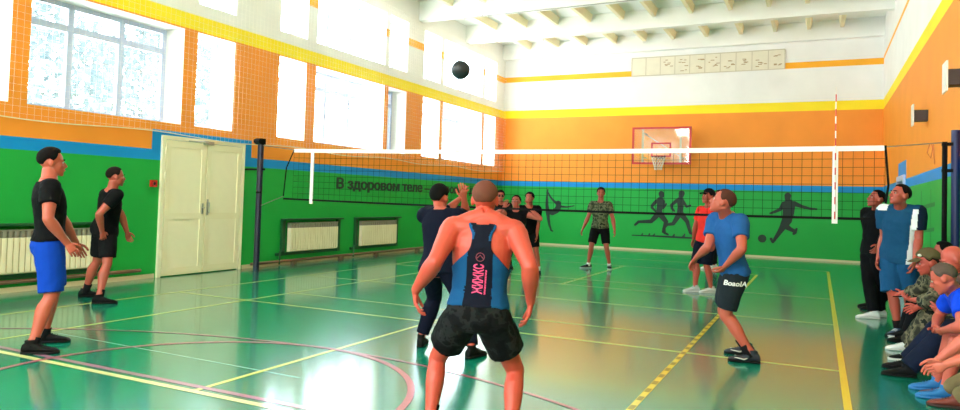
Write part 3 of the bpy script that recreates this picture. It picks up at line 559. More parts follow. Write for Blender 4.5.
POSE = {
 'P1': {'pelvis': (3.861, 4.268, 0.98), 'hip': {'L': (3.771, 4.316, 0.98), 'R': (3.951, 4.221, 0.98)}, 'knee': {'L': (3.733, 4.43, 0.529), 'R': (4.014, 4.217, 0.518)}, 'ankle': {'L': (3.63, 4.416, 0.091), 'R': (3.997, 4.073, 0.091)}, 'toe': {'L': (0.643, 0.766, 0.0), 'R': (0.766, 0.643, 0.0)}, 'neck': (3.852, 4.241, 1.623), 'head': (3.787, 4.308, 1.785), 'sh': {'L': (3.688, 4.332, 1.543), 'R': (4.019, 4.156, 1.543)}, 'el': {'L': (3.775, 4.442, 1.242), 'R': (4.154, 4.059, 1.255)}, 'wr': {'L': (3.777, 4.597, 0.991), 'R': (4.163, 4.246, 1.027)}, 'hd': {'L': (-0.052, 0.478, -0.877), 'R': (0.387, 0.452, -0.804)}, 'pn': {'L': (0.903, -0.353, -0.246), 'R': (-0.84, 0.532, -0.105)}, 'hf': (0.469, 0.883, 0.0), 'F': (0.469, 0.883, 0.0), 'Fs': (0.469, 0.882, 0.044), 'base': (3.814, 4.245, 0.0), 's': 1.072},
 'P2': {'pelvis': (1.644, 6.46, 0.97), 'hip': {'L': (1.548, 6.485, 0.97), 'R': (1.74, 6.434, 0.97)}, 'knee': {'L': (1.369, 6.561, 0.52), 'R': (1.82, 6.388, 0.515)}, 'ankle': {'L': (1.173, 6.542, 0.089), 'R': (1.873, 6.258, 0.089)}, 'toe': {'L': (0.5, 0.866, 0.0), 'R': (0.707, 0.707, 0.0)}, 'neck': (1.899, 6.349, 1.532), 'head': (1.924, 6.379, 1.71), 'sh': {'L': (1.691, 6.41, 1.462), 'R': (2.044, 6.316, 1.462)}, 'el': {'L': (1.817, 6.563, 1.206), 'R': (1.962, 6.131, 1.209)}, 'wr': {'L': (1.798, 6.686, 0.947), 'R': (1.857, 6.261, 0.976)}, 'hd': {'L': (-0.269, 0.477, -0.837), 'R': (-0.143, 0.361, -0.921)}, 'pn': {'L': (0.934, -0.082, -0.347), 'R': (-0.959, 0.18, 0.219)}, 'hf': (0.342, 0.94, 0.0), 'F': (0.259, 0.966, 0.0), 'Fs': (0.286, 0.956, 0.058), 'base': (1.523, 6.4, 0.0), 's': 1.044},
 'P3': {'pelvis': (8.566, 4.069, 0.8), 'hip': {'L': (8.477, 4.033, 0.8), 'R': (8.655, 4.105, 0.8)}, 'knee': {'L': (8.224, 4.183, 0.473), 'R': (8.738, 4.324, 0.428)}, 'ankle': {'L': (8.271, 4.015, 0.086), 'R': (8.815, 4.085, 0.086)}, 'toe': {'L': (-0.643, 0.766, 0.0), 'R': (-0.087, 0.996, 0.0)}, 'neck': (8.558, 4.15, 1.401), 'head': (8.518, 4.239, 1.549), 'sh': {'L': (8.368, 4.067, 1.365), 'R': (8.748, 4.221, 1.357)}, 'el': {'L': (8.375, 3.835, 1.155), 'R': (8.922, 4.07, 1.144)}, 'wr': {'L': (8.197, 3.901, 0.952), 'R': (8.881, 4.2, 0.902)}, 'hd': {'L': (0.189, -0.074, -0.979), 'R': (-0.051, -0.199, -0.979)}, 'pn': {'L': (0.908, 0.392, 0.146), 'R': (-0.927, -0.356, 0.12)}, 'hf': (-0.309, 0.951, 0.0), 'F': (-0.375, 0.927, 0.0), 'Fs': (-0.376, 0.918, -0.129), 'base': (8.543, 4.05, 0.0), 's': 1.011},
 'P4': {'pelvis': (7.071, 6.257, 0.84), 'hip': {'L': (6.975, 6.248, 0.84), 'R': (7.168, 6.265, 0.84)}, 'knee': {'L': (6.877, 6.508, 0.492), 'R': (7.331, 6.369, 0.439)}, 'ankle': {'L': (6.801, 6.388, 0.087), 'R': (7.498, 6.19, 0.087)}, 'toe': {'L': (-0.342, 0.94, 0.0), 'R': (0.174, 0.985, 0.0)}, 'neck': (7.008, 6.352, 1.443), 'head': (6.929, 6.465, 1.556), 'sh': {'L': (6.838, 6.325, 1.368), 'R': (7.194, 6.356, 1.368)}, 'el': {'L': (6.932, 6.623, 1.419), 'R': (7.141, 6.668, 1.372)}, 'wr': {'L': (6.967, 6.862, 1.563), 'R': (7.21, 6.475, 1.564)}, 'hd': {'L': (0.029, 0.476, 0.879), 'R': (0.153, -0.574, 0.805)}, 'pn': {'L': (0.57, 0.714, -0.406), 'R': (-0.538, 0.635, 0.555)}, 'hf': (0.087, 0.996, 0.0), 'F': (-0.087, 0.996, 0.0), 'Fs': (-0.071, 0.984, -0.163), 'base': (7.149, 6.289, 0.0), 's': 1.022},
 'P5': {'pelvis': (5.304, 12.423, 0.8), 'hip': {'L': (5.397, 12.447, 0.8), 'R': (5.212, 12.398, 0.8)}, 'knee': {'L': (5.514, 12.278, 0.411), 'R': (5.244, 12.121, 0.46)}, 'ankle': {'L': (5.5, 12.55, 0.086), 'R': (5.15, 12.3, 0.086)}, 'toe': {'L': (0.259, -0.966, 0.0), 'R': (0.259, -0.966, 0.0)}, 'neck': (5.369, 12.229, 1.371), 'head': (5.33, 12.311, 1.523), 'sh': {'L': (5.532, 12.298, 1.301), 'R': (5.19, 12.207, 1.301)}, 'el': {'L': (5.833, 12.323, 1.218), 'R': (5.051, 11.928, 1.267)}, 'wr': {'L': (5.645, 12.25, 1.409), 'R': (5.283, 11.86, 1.406)}, 'hd': {'L': (-0.357, -0.142, 0.923), 'R': (0.263, 0.119, 0.957)}, 'pn': {'L': (-0.481, -0.819, -0.312), 'R': (0.537, -0.843, -0.043)}, 'hf': (0.086, -0.981, 0.174), 'F': (0.259, -0.966, 0.0), 'Fs': (0.237, -0.912, -0.336), 'base': (5.325, 12.425, 0.0), 's': 1.011},
 'P6': {'pelvis': (3.993, 14.688, 0.92), 'hip': {'L': (4.076, 14.736, 0.92), 'R': (3.911, 14.641, 0.92)}, 'knee': {'L': (4.172, 14.685, 0.499), 'R': (3.974, 14.598, 0.492)}, 'ankle': {'L': (4.2, 14.75, 0.085), 'R': (3.95, 14.7, 0.085)}, 'toe': {'L': (0.5, -0.866, 0.0), 'R': (0.5, -0.866, 0.0)}, 'neck': (4.041, 14.487, 1.483), 'head': (4.065, 14.395, 1.63), 'sh': {'L': (4.187, 14.599, 1.414), 'R': (3.883, 14.424, 1.414)}, 'el': {'L': (4.124, 14.774, 1.166), 'R': (3.809, 14.579, 1.156)}, 'wr': {'L': (4.097, 14.75, 0.893), 'R': (3.84, 14.58, 0.883)}, 'hd': {'L': (-0.097, -0.089, -0.991), 'R': (0.114, 0.005, -0.993)}, 'pn': {'L': (-0.861, -0.493, 0.128), 'R': (0.859, 0.502, 0.101)}, 'hf': (0.5, -0.866, 0.0), 'F': (0.5, -0.866, 0.0), 'Fs': (0.502, -0.8, -0.329), 'base': (4.075, 14.725, 0.0), 's': 1.0},
 'P7': {'pelvis': (5.021, 13.79, 0.92), 'hip': {'L': (5.11, 13.822, 0.92), 'R': (4.932, 13.757, 0.92)}, 'knee': {'L': (5.201, 13.782, 0.497), 'R': (4.972, 13.696, 0.491)}, 'ankle': {'L': (5.25, 13.85, 0.085), 'R': (4.95, 13.8, 0.085)}, 'toe': {'L': (0.342, -0.94, 0.0), 'R': (0.342, -0.94, 0.0)}, 'neck': (5.126, 13.518, 1.445), 'head': (5.152, 13.442, 1.6), 'sh': {'L': (5.277, 13.612, 1.38), 'R': (4.948, 13.492, 1.38)}, 'el': {'L': (5.23, 13.762, 1.113), 'R': (4.87, 13.643, 1.121)}, 'wr': {'L': (5.224, 13.745, 0.839), 'R': (4.894, 13.605, 0.85)}, 'hd': {'L': (-0.023, -0.063, -0.998), 'R': (0.087, -0.138, -0.987)}, 'pn': {'L': (-0.94, -0.34, 0.043), 'R': (0.937, 0.347, 0.034)}, 'hf': (-0.0, -1.0, 0.0), 'F': (0.342, -0.94, 0.0), 'Fs': (0.294, -0.824, -0.485), 'base': (5.1, 13.825, 0.0), 's': 1.0},
 'P8': {'pelvis': (5.871, 16.181, 0.96), 'hip': {'L': (5.971, 16.199, 0.96), 'R': (5.772, 16.164, 0.96)}, 'knee': {'L': (6.061, 16.106, 0.514), 'R': (5.717, 16.025, 0.521)}, 'ankle': {'L': (6.107, 16.244, 0.091), 'R': (5.624, 16.109, 0.091)}, 'toe': {'L': (0.259, -0.966, 0.0), 'R': (-0.574, -0.819, 0.0)}, 'neck': (5.91, 16.053, 1.586), 'head': (5.913, 16.051, 1.772), 'sh': {'L': (6.089, 16.101, 1.509), 'R': (5.721, 16.036, 1.509)}, 'el': {'L': (6.192, 16.122, 1.195), 'R': (5.626, 15.999, 1.194)}, 'wr': {'L': (6.267, 16.014, 0.933), 'R': (5.549, 15.878, 0.939)}, 'hd': {'L': (0.254, -0.369, -0.894), 'R': (-0.262, -0.414, -0.871)}, 'pn': {'L': (-0.954, -0.246, -0.169), 'R': (0.952, 0.039, -0.305)}, 'hf': (0.242, -0.97, 0.0), 'F': (0.174, -0.985, 0.0), 'Fs': (0.165, -0.964, -0.208), 'base': (5.865, 16.177, 0.0), 's': 1.067},
 'P9': {'pelvis': (8.713, 13.136, 0.94), 'hip': {'L': (8.785, 13.071, 0.94), 'R': (8.641, 13.201, 0.94)}, 'knee': {'L': (8.743, 13.043, 0.498), 'R': (8.551, 13.101, 0.516)}, 'ankle': {'L': (8.815, 13.142, 0.087), 'R': (8.545, 13.094, 0.087)}, 'toe': {'L': (-0.866, -0.5, 0.0), 'R': (-0.906, -0.423, 0.0)}, 'neck': (8.763, 13.068, 1.547), 'head': (8.751, 13.011, 1.717), 'sh': {'L': (8.904, 12.974, 1.473), 'R': (8.611, 13.179, 1.473)}, 'el': {'L': (8.903, 12.964, 1.156), 'R': (8.507, 13.256, 1.183)}, 'wr': {'L': (8.892, 12.825, 0.912), 'R': (8.456, 13.384, 0.938)}, 'hd': {'L': (-0.041, -0.495, -0.868), 'R': (-0.181, 0.455, -0.872)}, 'pn': {'L': (-0.857, 0.464, -0.224), 'R': (0.817, -0.425, -0.391)}, 'hf': (-0.736, -0.663, 0.139), 'F': (-0.669, -0.743, 0.0), 'Fs': (-0.578, -0.815, -0.044), 'base': (8.68, 13.118, 0.0), 's': 1.022},
 'P9b': {'pelvis': (8.269, 18.187, 0.98), 'hip': {'L': (8.328, 18.103, 0.98), 'R': (8.21, 18.272, 0.98)}, 'knee': {'L': (8.179, 18.078, 0.534), 'R': (8.094, 18.134, 0.545)}, 'ankle': {'L': (8.216, 18.181, 0.092), 'R': (8.121, 18.094, 0.092)}, 'toe': {'L': (-0.819, -0.574, 0.0), 'R': (-0.819, -0.574, 0.0)}, 'neck': (8.282, 18.186, 1.63), 'head': (8.302, 18.186, 1.818), 'sh': {'L': (8.389, 18.031, 1.55), 'R': (8.171, 18.341, 1.55)}, 'el': {'L': (8.446, 17.846, 1.275), 'R': (8.123, 18.536, 1.28)}, 'wr': {'L': (8.411, 17.792, 0.984), 'R': (8.153, 18.531, 0.984)}, 'hd': {'L': (-0.117, -0.181, -0.977), 'R': (0.1, -0.018, -0.995)}, 'pn': {'L': (-0.585, 0.807, -0.08), 'R': (0.568, -0.82, 0.072)}, 'hf': (-0.819, -0.574, 0.0), 'F': (-0.819, -0.574, 0.0), 'Fs': (-0.819, -0.574, 0.014), 'base': (8.169, 18.138, 0.0), 's': 1.083},
 'P10': {'pelvis': (9.756, 7.663, 0.88), 'hip': {'L': (9.782, 7.568, 0.88), 'R': (9.731, 7.758, 0.88)}, 'knee': {'L': (9.69, 7.554, 0.44), 'R': (9.636, 7.83, 0.447)}, 'ankle': {'L': (9.944, 7.543, 0.088), 'R': (9.864, 7.917, 0.088)}, 'toe': {'L': (-0.996, -0.087, 0.0), 'R': (-0.99, -0.139, 0.0)}, 'neck': (9.685, 7.549, 1.485), 'head': (9.661, 7.413, 1.601), 'sh': {'L': (9.828, 7.442, 1.411), 'R': (9.56, 7.684, 1.411)}, 'el': {'L': (9.867, 7.264, 1.148), 'R': (9.512, 7.53, 1.134)}, 'wr': {'L': (9.702, 7.4, 0.961), 'R': (9.364, 7.731, 0.999)}, 'hd': {'L': (-0.599, 0.455, -0.66), 'R': (-0.429, 0.586, -0.687)}, 'pn': {'L': (-0.445, 0.496, 0.746), 'R': (0.623, -0.359, -0.695)}, 'hf': (-0.951, 0.0, 0.309), 'F': (-0.966, -0.259, 0.0), 'Fs': (-0.66, -0.721, -0.212), 'base': (9.904, 7.73, 0.0), 's': 1.033},
 'P11': {'pelvis': (11.268, 11.73, 0.97), 'hip': {'L': (11.325, 11.647, 0.97), 'R': (11.21, 11.812, 0.97)}, 'knee': {'L': (11.307, 11.747, 0.514), 'R': (11.196, 11.682, 0.526)}, 'ankle': {'L': (11.364, 11.892, 0.09), 'R': (11.257, 11.606, 0.09)}, 'toe': {'L': (-0.94, -0.342, 0.0), 'R': (-0.985, -0.174, 0.0)}, 'neck': (11.312, 11.724, 1.602), 'head': (11.278, 11.591, 1.726), 'sh': {'L': (11.437, 11.594, 1.524), 'R': (11.176, 11.855, 1.524)}, 'el': {'L': (11.415, 11.377, 1.28), 'R': (11.205, 12.035, 1.252)}, 'wr': {'L': (11.295, 11.199, 1.085), 'R': (11.286, 11.823, 1.071)}, 'hd': {'L': (-0.415, -0.613, -0.672), 'R': (0.276, -0.73, -0.625)}, 'pn': {'L': (-0.773, 0.628, -0.095), 'R': (0.726, -0.267, 0.633)}, 'hf': (-0.879, -0.41, 0.242), 'F': (-0.819, -0.574, 0.0), 'Fs': (-0.705, -0.708, 0.043), 'base': (11.31, 11.749, 0.0), 's': 1.056},
 'P12': {'pelvis': (11.455, 10.296, 1.0), 'hip': {'L': (11.544, 10.245, 1.0), 'R': (11.366, 10.347, 1.0)}, 'knee': {'L': (11.558, 10.3, 0.528), 'R': (11.376, 10.239, 0.542)}, 'ankle': {'L': (11.617, 10.431, 0.092), 'R': (11.447, 10.236, 0.092)}, 'toe': {'L': (-0.5, -0.866, 0.0), 'R': (-0.5, -0.866, 0.0)}, 'neck': (11.459, 10.156, 1.635), 'head': (11.429, 10.013, 1.756), 'sh': {'L': (11.637, 10.108, 1.556), 'R': (11.28, 10.238, 1.556)}, 'el': {'L': (11.646, 10.095, 1.221), 'R': (11.292, 10.347, 1.239)}, 'wr': {'L': (11.587, 9.955, 0.965), 'R': (11.228, 10.334, 0.948)}, 'hd': {'L': (-0.139, -0.055, -0.989), 'R': (-0.191, -0.456, -0.869)}, 'pn': {'L': (-0.93, 0.35, 0.111), 'R': (0.935, -0.353, -0.02)}, 'hf': (-0.819, -0.512, 0.259), 'F': (-0.5, -0.866, 0.0), 'Fs': (-0.35, -0.915, -0.2), 'base': (11.532, 10.333, 0.0), 's': 1.083},
 'SA': {'pelvis': (11.97, 8.65, 0.48), 'hip': {'L': (11.986, 8.556, 0.48), 'R': (11.954, 8.744, 0.48)}, 'knee': {'L': (11.552, 8.55, 0.481), 'R': (11.586, 8.962, 0.399)}, 'ankle': {'L': (11.42, 8.6, 0.085), 'R': (11.44, 9.2, 0.085)}, 'toe': {'L': (-0.985, -0.174, 0.0), 'R': (-0.985, -0.174, 0.0)}, 'neck': (11.62, 8.624, 0.952), 'head': (11.546, 8.491, 1.039), 'sh': {'L': (11.694, 8.455, 0.892), 'R': (11.634, 8.799, 0.892)}, 'el': {'L': (11.561, 8.276, 0.677), 'R': (11.521, 9.002, 0.686)}, 'wr': {'L': (11.424, 8.512, 0.647), 'R': (11.383, 9.234, 0.638)}, 'hd': {'L': (-0.541, 0.84, -0.042), 'R': (-0.517, 0.779, -0.355)}, 'pn': {'L': (0.37, 0.282, 0.885), 'R': (-0.694, -0.138, 0.707)}, 'hf': (-0.963, -0.17, -0.208), 'F': (-0.985, -0.174, 0.0), 'Fs': (-0.785, -0.183, -0.592), 'base': (11.43, 8.9, 0.0), 's': 1.0},
 'SB': {'pelvis': (12.0, 7.95, 0.48), 'hip': {'L': (12.0, 7.855, 0.48), 'R': (12.0, 8.045, 0.48)}, 'knee': {'L': (11.576, 7.805, 0.397), 'R': (11.569, 8.071, 0.429)}, 'ankle': {'L': (11.3, 7.75, 0.085), 'R': (11.33, 8.1, 0.085)}, 'toe': {'L': (-1.0, 0.0, 0.0), 'R': (-1.0, 0.0, 0.0)}, 'neck': (11.72, 7.902, 1.007), 'head': (11.663, 7.784, 1.123), 'sh': {'L': (11.755, 7.733, 0.942), 'R': (11.755, 8.083, 0.942)}, 'el': {'L': (11.675, 7.493, 0.762), 'R': (11.658, 8.25, 0.699)}, 'wr': {'L': (11.556, 7.726, 0.677), 'R': (11.457, 8.404, 0.592)}, 'hd': {'L': (-0.432, 0.848, -0.309), 'R': (-0.529, 0.772, -0.352)}, 'pn': {'L': (0.689, 0.531, 0.493), 'R': (-0.643, -0.636, -0.427)}, 'hf': (-0.903, -0.079, -0.423), 'F': (-1.0, 0.0, 0.0), 'Fs': (-0.884, 0.042, -0.466), 'base': (11.315, 7.925, 0.0), 's': 1.0},
 'SC': {'pelvis': (12.0, 7.15, 0.48), 'hip': {'L': (12.003, 7.056, 0.48), 'R': (11.997, 7.244, 0.48)}, 'knee': {'L': (11.575, 7.022, 0.492), 'R': (11.567, 7.266, 0.489)}, 'ankle': {'L': (11.5, 7.0, 0.084), 'R': (11.48, 7.3, 0.084)}, 'toe': {'L': (-0.999, -0.035, 0.0), 'R': (-0.999, -0.035, 0.0)}, 'neck': (11.56, 7.161, 0.901), 'head': (11.489, 7.039, 1.001), 'sh': {'L': (11.619, 6.987, 0.851), 'R': (11.607, 7.333, 0.851)}, 'el': {'L': (11.578, 6.759, 0.65), 'R': (11.523, 7.525, 0.627)}, 'wr': {'L': (11.491, 7.007, 0.578), 'R': (11.46, 7.269, 0.56)}, 'hd': {'L': (-0.388, 0.855, -0.345), 'R': (0.033, -0.926, -0.376)}, 'pn': {'L': (0.607, 0.519, 0.602), 'R': (0.013, -0.376, 0.927)}, 'hf': (-0.875, 0.235, -0.423), 'F': (-0.999, -0.035, 0.0), 'Fs': (-0.691, -0.07, -0.719), 'base': (11.49, 7.15, 0.0), 's': 0.989},
 'SD': {'pelvis': (12.0, 6.25, 0.48), 'hip': {'L': (12.0, 6.156, 0.48), 'R': (12.0, 6.344, 0.48)}, 'knee': {'L': (11.743, 6.459, 0.311), 'R': (11.726, 6.703, 0.315)}, 'ankle': {'L': (11.55, 6.75, 0.084), 'R': (11.52, 7.05, 0.084)}, 'toe': {'L': (-1.0, 0.0, 0.0), 'R': (-1.0, 0.0, 0.0)}, 'neck': (11.66, 6.074, 0.966), 'head': (11.612, 5.942, 1.067), 'sh': {'L': (11.7, 5.922, 0.908), 'R': (11.7, 6.268, 0.908)}, 'el': {'L': (11.607, 5.892, 0.618), 'R': (11.538, 6.256, 0.649)}, 'wr': {'L': (11.363, 5.903, 0.499), 'R': (11.349, 6.246, 0.453)}, 'hd': {'L': (-0.851, 0.004, -0.526), 'R': (-0.426, 0.547, -0.721)}, 'pn': {'L': (0.003, 1.0, 0.002), 'R': (-0.278, -0.837, -0.471)}, 'hf': (-0.966, 0.0, -0.259), 'F': (-1.0, 0.0, 0.0), 'Fs': (-0.835, 0.187, -0.517), 'base': (11.535, 6.9, 0.0), 's': 0.989},
 'SE': {'pelvis': (12.0, 12.75, 0.48), 'hip': {'L': (12.008, 12.655, 0.48), 'R': (11.992, 12.845, 0.48)}, 'knee': {'L': (11.577, 12.619, 0.438), 'R': (11.562, 12.885, 0.429)}, 'ankle': {'L': (11.35, 12.6, 0.085), 'R': (11.33, 12.95, 0.085)}, 'toe': {'L': (-0.996, -0.087, 0.0), 'R': (-0.996, -0.087, 0.0)}, 'neck': (11.75, 12.712, 0.986), 'head': (11.699, 12.611, 1.12), 'sh': {'L': (11.798, 12.543, 0.92), 'R': (11.767, 12.892, 0.92)}, 'el': {'L': (11.691, 12.345, 0.707), 'R': (11.676, 13.07, 0.684)}, 'wr': {'L': (11.622, 12.597, 0.622), 'R': (11.628, 13.32, 0.58)}, 'hd': {'L': (-0.251, 0.917, -0.311), 'R': (-0.175, 0.91, -0.376)}, 'pn': {'L': (0.416, 0.392, 0.82), 'R': (-0.192, -0.406, -0.893)}, 'hf': (-0.985, -0.174, 0.0), 'F': (-0.996, -0.087, 0.0), 'Fs': (-0.893, -0.064, -0.446), 'base': (11.34, 12.775, 0.0), 's': 1.0},
 'SF': {'pelvis': (12.03, 9.85, 0.48), 'hip': {'L': (12.038, 9.755, 0.48), 'R': (12.022, 9.945, 0.48)}, 'knee': {'L': (11.604, 9.738, 0.492), 'R': (11.591, 10.008, 0.484)}, 'ankle': {'L': (11.5, 9.75, 0.085), 'R': (11.5, 10.1, 0.085)}, 'toe': {'L': (-0.996, -0.087, 0.0), 'R': (-0.996, -0.087, 0.0)}, 'neck': (11.92, 10.12, 0.963), 'head': (11.873, 10.0, 1.082), 'sh': {'L': (11.95, 9.91, 0.9), 'R': (11.919, 10.259, 0.9)}, 'el': {'L': (11.903, 9.635, 0.766), 'R': (11.835, 10.504, 0.73)}, 'wr': {'L': (11.753, 9.828, 0.642), 'R': (11.73, 10.714, 0.587)}, 'hd': {'L': (-0.547, 0.704, -0.452), 'R': (-0.382, 0.764, -0.52)}, 'pn': {'L': (0.488, 0.707, 0.511), 'R': (-0.356, -0.641, -0.68)}, 'hf': (-1.0, 0.0, 0.0), 'F': (-0.996, -0.087, 0.0), 'Fs': (-0.978, -0.162, -0.132), 'base': (11.5, 9.925, 0.0), 's': 1.0},
}
# ================================================================== people
V = Vector
bpy.context.view_layer.layer_collection.children['hall'].exclude = True    # keeps the remeshing quick; switched back on at the end
def remesh(mb, voxel, it=3, fac=.5, disp=0, dscale=6):
    me = mb.mesh('tmp'); bm = bmesh.new(); bm.from_mesh(me); bmesh.ops.recalc_face_normals(bm, faces=bm.faces); bm.to_mesh(me); bm.free()
    o = bpy.data.objects.new('tmp', me); S.collection.objects.link(o)
    r = o.modifiers.new('r','REMESH'); r.mode = 'VOXEL'; r.voxel_size = voxel
    if it: q = o.modifiers.new('s','SMOOTH'); q.iterations = it; q.factor = fac
    bpy.context.view_layer.update()
    out = bpy.data.meshes.new_from_object(o.evaluated_get(bpy.context.evaluated_depsgraph_get()))
    bpy.data.objects.remove(o); bpy.data.meshes.remove(me)
    if disp:
        co = [v.co.copy() for v in out.vertices]; no = [v.normal.copy() for v in out.vertices]; flat_ = []
        for c,n in zip(co,no): flat_ += list(c+n*disp*(mnoise.noise(c*dscale)+.5*mnoise.noise(c*dscale*2.3)))
        out.vertices.foreach_set('co', flat_); out.update()
    return out
def loft(mb, C_, A_, B_, n=16, p=2.0, mi=0):
    """closed tube of (super)elliptic rings: centres, half-axis vectors A and B"""
    rr = []
    for c,a,b in zip(C_,A_,B_):
        ring = []
        for j in range(n):
            t = 2*math.pi*j/n; ct, st = math.cos(t), math.sin(t)
            ring.append(c + a*math.copysign(abs(ct)**(2/p),ct) + b*math.copysign(abs(st)**(2/p),st))
        rr.append(ring)
    mb.rings(rr, mi)
def limb(mb, a, b, prof, ref, n=14, bulge=None, ext=0.0):
    """tapered limb from a to b; prof = [(t, r side, r depth)], ref = depth direction, bulge = [(t, offset along ref)]"""
    d = b-a; L = d.length; u = d/L; B = (ref-u*ref.dot(u)).normalized(); A = u.cross(B)
    C_=[];A_=[];B_=[]
    for q in prof:
        t,rs,rd = q[:3]; off = q[3] if len(q) > 3 else 0
        C_.append(a+d*t+B*off); A_.append(A*rs); B_.append(B*rd)
    loft(mb, C_, A_, B_, n)
def head_frame(J):
    f = V(J['hf']); r = f.cross(V((0,0,1))).normalized(); u = r.cross(f)
    return f, r, u
def spine_frames(J, infl=0, belly=0):
    s = J['s']; pel = V(J['pelvis']); nk = V(J['neck']); F0 = V(J['F']); F1 = V(J['Fs'])
    sp = (nk-pel)
    return s, pel, nk, sp, F0, F1
TORSO = [  # t along spine, half width, half depth, forward offset
    (-.16,.115,.085,0),(-.08,.158,.108,-.008),(.02,.168,.115,-.010),(.13,.158,.106,-.002),(.27,.140,.096,.006),(.42,.146,.102,.008),(.58,.162,.112,.006),(.72,.168,.112,.0),(.82,.160,.10,-.006),(.90,.128,.082,-.012),(.97,.085,.065,-.012),(1.03,.06,.058,-.004)]
def torso(mb, J, infl=0, t0=-.2, t1=1.1, wid=1.07, hem=0, flat=0):
    s,pel,nk,sp,F0,F1 = spine_frames(J); up = sp.normalized()
    C_=[];A_=[];B_=[]
    T = [q for q in TORSO if t0 <= q[0] <= t1]
    def interp(t):
        for a,b in zip(TORSO,TORSO[1:]):
            if a[0] <= t <= b[0]:
                k=(t-a[0])/(b[0]-a[0]); return tuple(a[i]+(b[i]-a[i])*k for i in range(4))
    if t0 > TORSO[0][0] and (not T or T[0][0] > t0+1e-6): T = [interp(t0)]+T
    if t1 < TORSO[-1][0] and T[-1][0] < t1-1e-6: T = T+[interp(t1)]
    for t,w,d,off in T:
        k = min(1,max(0,t)); f = (F0*(1-k)+F1*k); f = (f-up*f.dot(up)).normalized(); r = f.cross(up)
        low = max(0,.45-t)/.45*flat
        C_.append(pel+sp*t+f*off*s); A_.append(r*((w*wid+infl+low)*s)); B_.append(f*((d*wid+infl+low*.8)*s))
    loft(mb, C_, A_, B_, 24, 2.3)
def shoulders(mb, J, infl=0, k=1.0):
    s = J['s']; nk = V(J['neck']); sp = (nk-V(J['pelvis'])).normalized()
    for sd in 'LR':
        sh = V(J['sh'][sd]); c = nk-sp*.045*s; c2 = c+(sh-c)*.30
        F = V(J['Fs']); q = nk+sp*.045*s; e = c+(sh-c)*.8+sp*.028*s; u0 = (e-q).normalized(); b0 = u0.cross(F).normalized()
        if J['trap']: loft(mb,[q,q+(e-q)*.5,e],[F*(x+infl)*s for x in (.045,.045,.034)],[b0*(x+infl)*s for x in (.034,.036,.026)],12)
        A = F*((.058+infl)*s)
        u = (sh-c2).normalized(); Bv = u.cross(F).normalized()
        loft(mb,[c2, c2+(sh-c2)*.5, sh, sh+u*.03*s],[F*(.062+infl)*s,F*(.062+infl)*s,F*(.056+infl)*s,F*(.03+infl)*s],[Bv*(.050+infl)*s,Bv*(.052+infl)*s,Bv*(.052+infl)*s,Bv*(.03+infl)*s],14)
def arm(mb, J, sd, infl=0, to=2.0, m=1.0):
    """to: 0..1 upper arm, 1..2 forearm"""
    s = J['s']; a = V(J['sh'][sd]); b = V(J['el'][sd]); c = V(J['wr'][sd]); ref = V(J['Fs'])+V((.01,.02,.03))
    P = [(0,.052,.056),(.12,.058,.060),(.3,.052,.054),(.55,.047,.050),(.8,.041,.043),(1,.039,.040)]
    Q = [(0,.039,.040),(.12,.043,.043),(.28,.044,.043),(.55,.037,.035),(.8,.029,.027),(1,.028,.022)]
    def cut(P, e):
        out=[q for q in P if q[0] < e]; 
        for x,y in zip(P,P[1:]):
            if x[0] <= e <= y[0]: k=(e-x[0])/(y[0]-x[0]); out.append(tuple(x[i]+(y[i]-x[i])*k for i in range(3))); break
        return out
    up = cut(P, min(1,to))
    limb(mb, a, b, [(t,(x*m+infl)*s,(y*m+infl)*s) for t,x,y in up], ref)
    mb.ball(a, (.056*m+infl)*s, 12)
    if to > 1:
        mb.ball(b, (.0395*m+infl)*s, 12)
        limb(mb, b, c, [(t,(x*m+infl)*s,(y*m+infl)*s) for t,x,y in cut(Q,to-1)], V(J['pn'][sd]))
def leg(mb, J, sd, infl=0, to=2.0, flare=0, m=1.0):
    s = J['s']; a = V(J['hip'][sd]); b = V(J['knee'][sd]); c = V(J['ankle'][sd]); F = V(J['toe'][sd])*.5+V(J['F'])*.5
    P = [(-.06,.078,.085,-.01),(.06,.088,.096,-.008),(.25,.083,.090,0),(.5,.072,.078,.004),(.75,.060,.065,.002),(.92,.055,.058,0),(1,.054,.056,0)]
    Q = [(0,.053,.055,0),(.1,.051,.055,-.006),(.25,.056,.062,-.016),(.4,.055,.060,-.014),(.6,.045,.049,-.008),(.8,.036,.040,-.003),(1,.036,.042,-.002)]
    def run(A_, B_, P, e, e0):
        out = []
        for x,y in zip(P,P[1:]):
            out.append(x)
            if x[0] <= e < y[0]: k=(e-x[0])/(y[0]-x[0]); out.append(tuple(x[i]+(y[i]-x[i])*k for i in range(4))); break
        else: out.append(P[-1])
        limb(mb, A_, B_, [(t,(x*m+infl+flare*max(0,t+e0))*s,(y*m+infl+flare*max(0,t+e0))*s,o*s) for t,x,y,o in out], F)
    run(a, b, P, min(to,1), 0)
    if to > 1:
        mb.ball(b, (.053*m+infl+flare)*s, 12); run(b, c, Q, min(to-1,1.0), 1)
